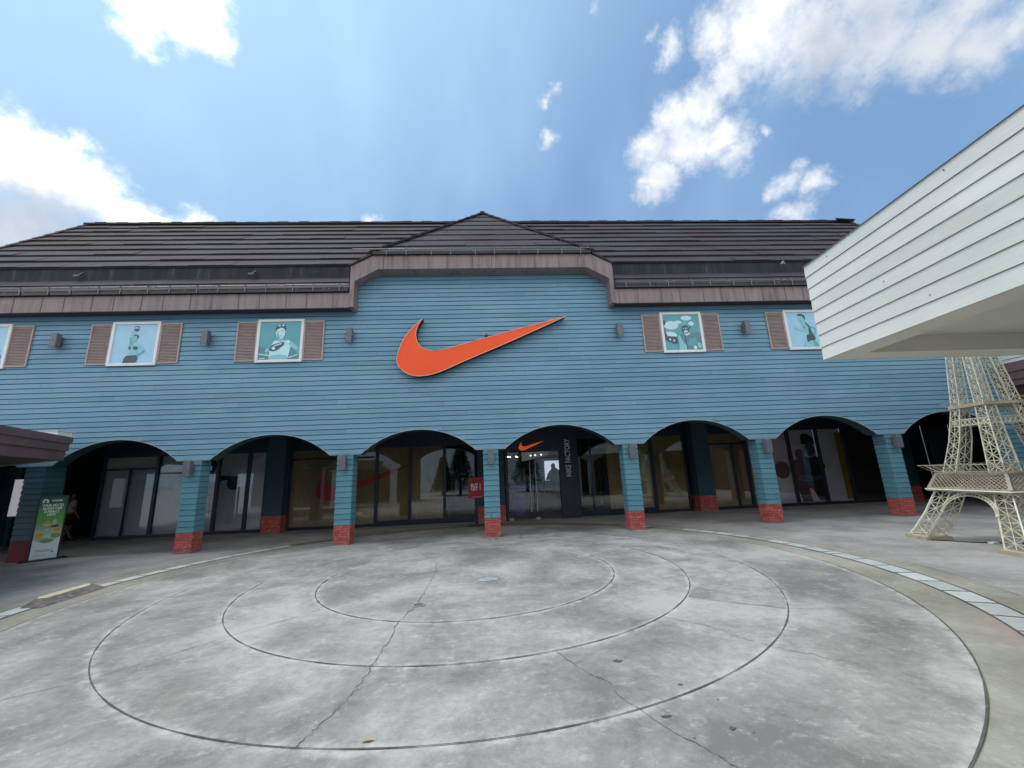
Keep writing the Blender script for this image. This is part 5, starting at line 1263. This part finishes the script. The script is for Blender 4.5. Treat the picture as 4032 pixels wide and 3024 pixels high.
rl = MB(); c4 = [TW(-s1 - .01, -s1 - .01, .965), TW(s1 + .01, -s1 - .01, .965), TW(s1 + .01, s1 + .01, .965), TW(-s1 - .01, s1 + .01, .965)]
for k in range(4): rl.tube([c4[k], c4[(k + 1) % 4]], .012, 6)
rl.build('rope_light', rope, po)
# arches between the legs
for k in range(4):
    am = MB(); ar = math.pi / 2 * k
    def F(u, z, off=0.0):
        h = interp(HS, z) + .01 - off; x, y = u, -h; return TW(x * math.cos(ar) - y * math.sin(ar), x * math.sin(ar) + y * math.cos(ar), z)
    n = 22; U = .52
    def arc(j, dz): t = PI * (0.04 + .92 * j / n); return (-U * math.cos(t) * (1 - dz), .50 + (.42 - dz * .9) * math.sin(t))
    for j in range(n):
        a, c_ = arc(j, 0), arc(j + 1, 0); a2, c2 = arc(j, .06), arc(j + 1, .06)
        am.bar(F(*a), F(*c_), .03, .02); am.bar(F(*a2), F(*c2), .016, .016); am.bar(F(*a), F(*c2), .008, .008); am.bar(F(*a2), F(*c_), .008, .008)
    am.build('arch', cream, tw)
# intermediate belt and second platform, upper shaft
bt = MB(); 
for k in range(4):
    ar = math.pi / 2 * k
    def G(u, z): h = interp(HS, z) - .01; x, y = u, -h; return TW(x * math.cos(ar) - y * math.sin(ar), x * math.sin(ar) + y * math.cos(ar), z)
    w0_ = interp(HS, 2.2); bt.bar(G(-w0_, 2.16), G(w0_, 2.16), .016, .016); bt.bar(G(-w0_, 2.27), G(w0_, 2.27), .016, .016); n = 9
    for j in range(n):
        u0 = -w0_ + 2 * w0_ * j / n; u1 = -w0_ + 2 * w0_ * (j + 1) / n; bt.bar(G(u0, 2.16), G(u1, 2.27), .009, .009); bt.bar(G(u0, 2.27), G(u1, 2.16), .009, .009)
bt.build('lattice_belt', cream, tw)
p2 = MB(); ringq(p2, .345, 2.50, .345, 2.56); ringq(p2, .1, 2.50, .345, 2.50); ringq(p2, .345, 2.56, .1, 2.56)
for s_, z_ in ((.42, 2.62),):
    c4 = [TW(-s_, -s_, z_), TW(s_, -s_, z_), TW(s_, s_, z_), TW(-s_, s_, z_)]
    for k in range(4): p2.bar(c4[k], c4[(k + 1) % 4], .008, .008); p2.bar(c4[k], TW(*[(-.345, -.345), (.345, -.345), (.345, .345), (-.345, .345)][k], 2.55), .008, .008)
p2.build('second_platform', cream_d, tw)
up_ = MB()
for sx_ in (-1, 1):
    for sy_ in (-1, 1):
        m2 = leg(sx_, sy_, Z3, .015, .007); i = len(up_.v); up_.v += m2.v; up_.f += [tuple(k + i for k in f) for f in m2.f]; up_.mi += m2.mi
up_.build('upper_shaft', cream, tw)
tp = MB(); tp.tube([TW(0, 0, 5.9), TW(0, 0, 6.4)], [.03, .008], 6); tp.sphere(TW(0, 0, 6.05), .07, 10, 6); tp.build('finial', cream_d, tw)
cb = thing('power_cable', 'thin dark cable trailing on the ground from the iron tower foot', 'cable', (8.7, 7.7, 0))
mb = MB(); mb.tube([(8.55, 7.85, .02), (8.75, 7.75, .012), (8.95, 7.5, .012), (9.2, 7.35, .012), (9.45, 7.2, .012), (9.7, 7.15, .012)], .010, 6); mb.build('wire', black, cb)
mb = MB(); mb.box(9.1, 9.22, 7.28, 7.36, .004, .03); mb.box(9.4, 9.5, 7.15, 7.22, .004, .03); mb.build('connector', white_p, cb)
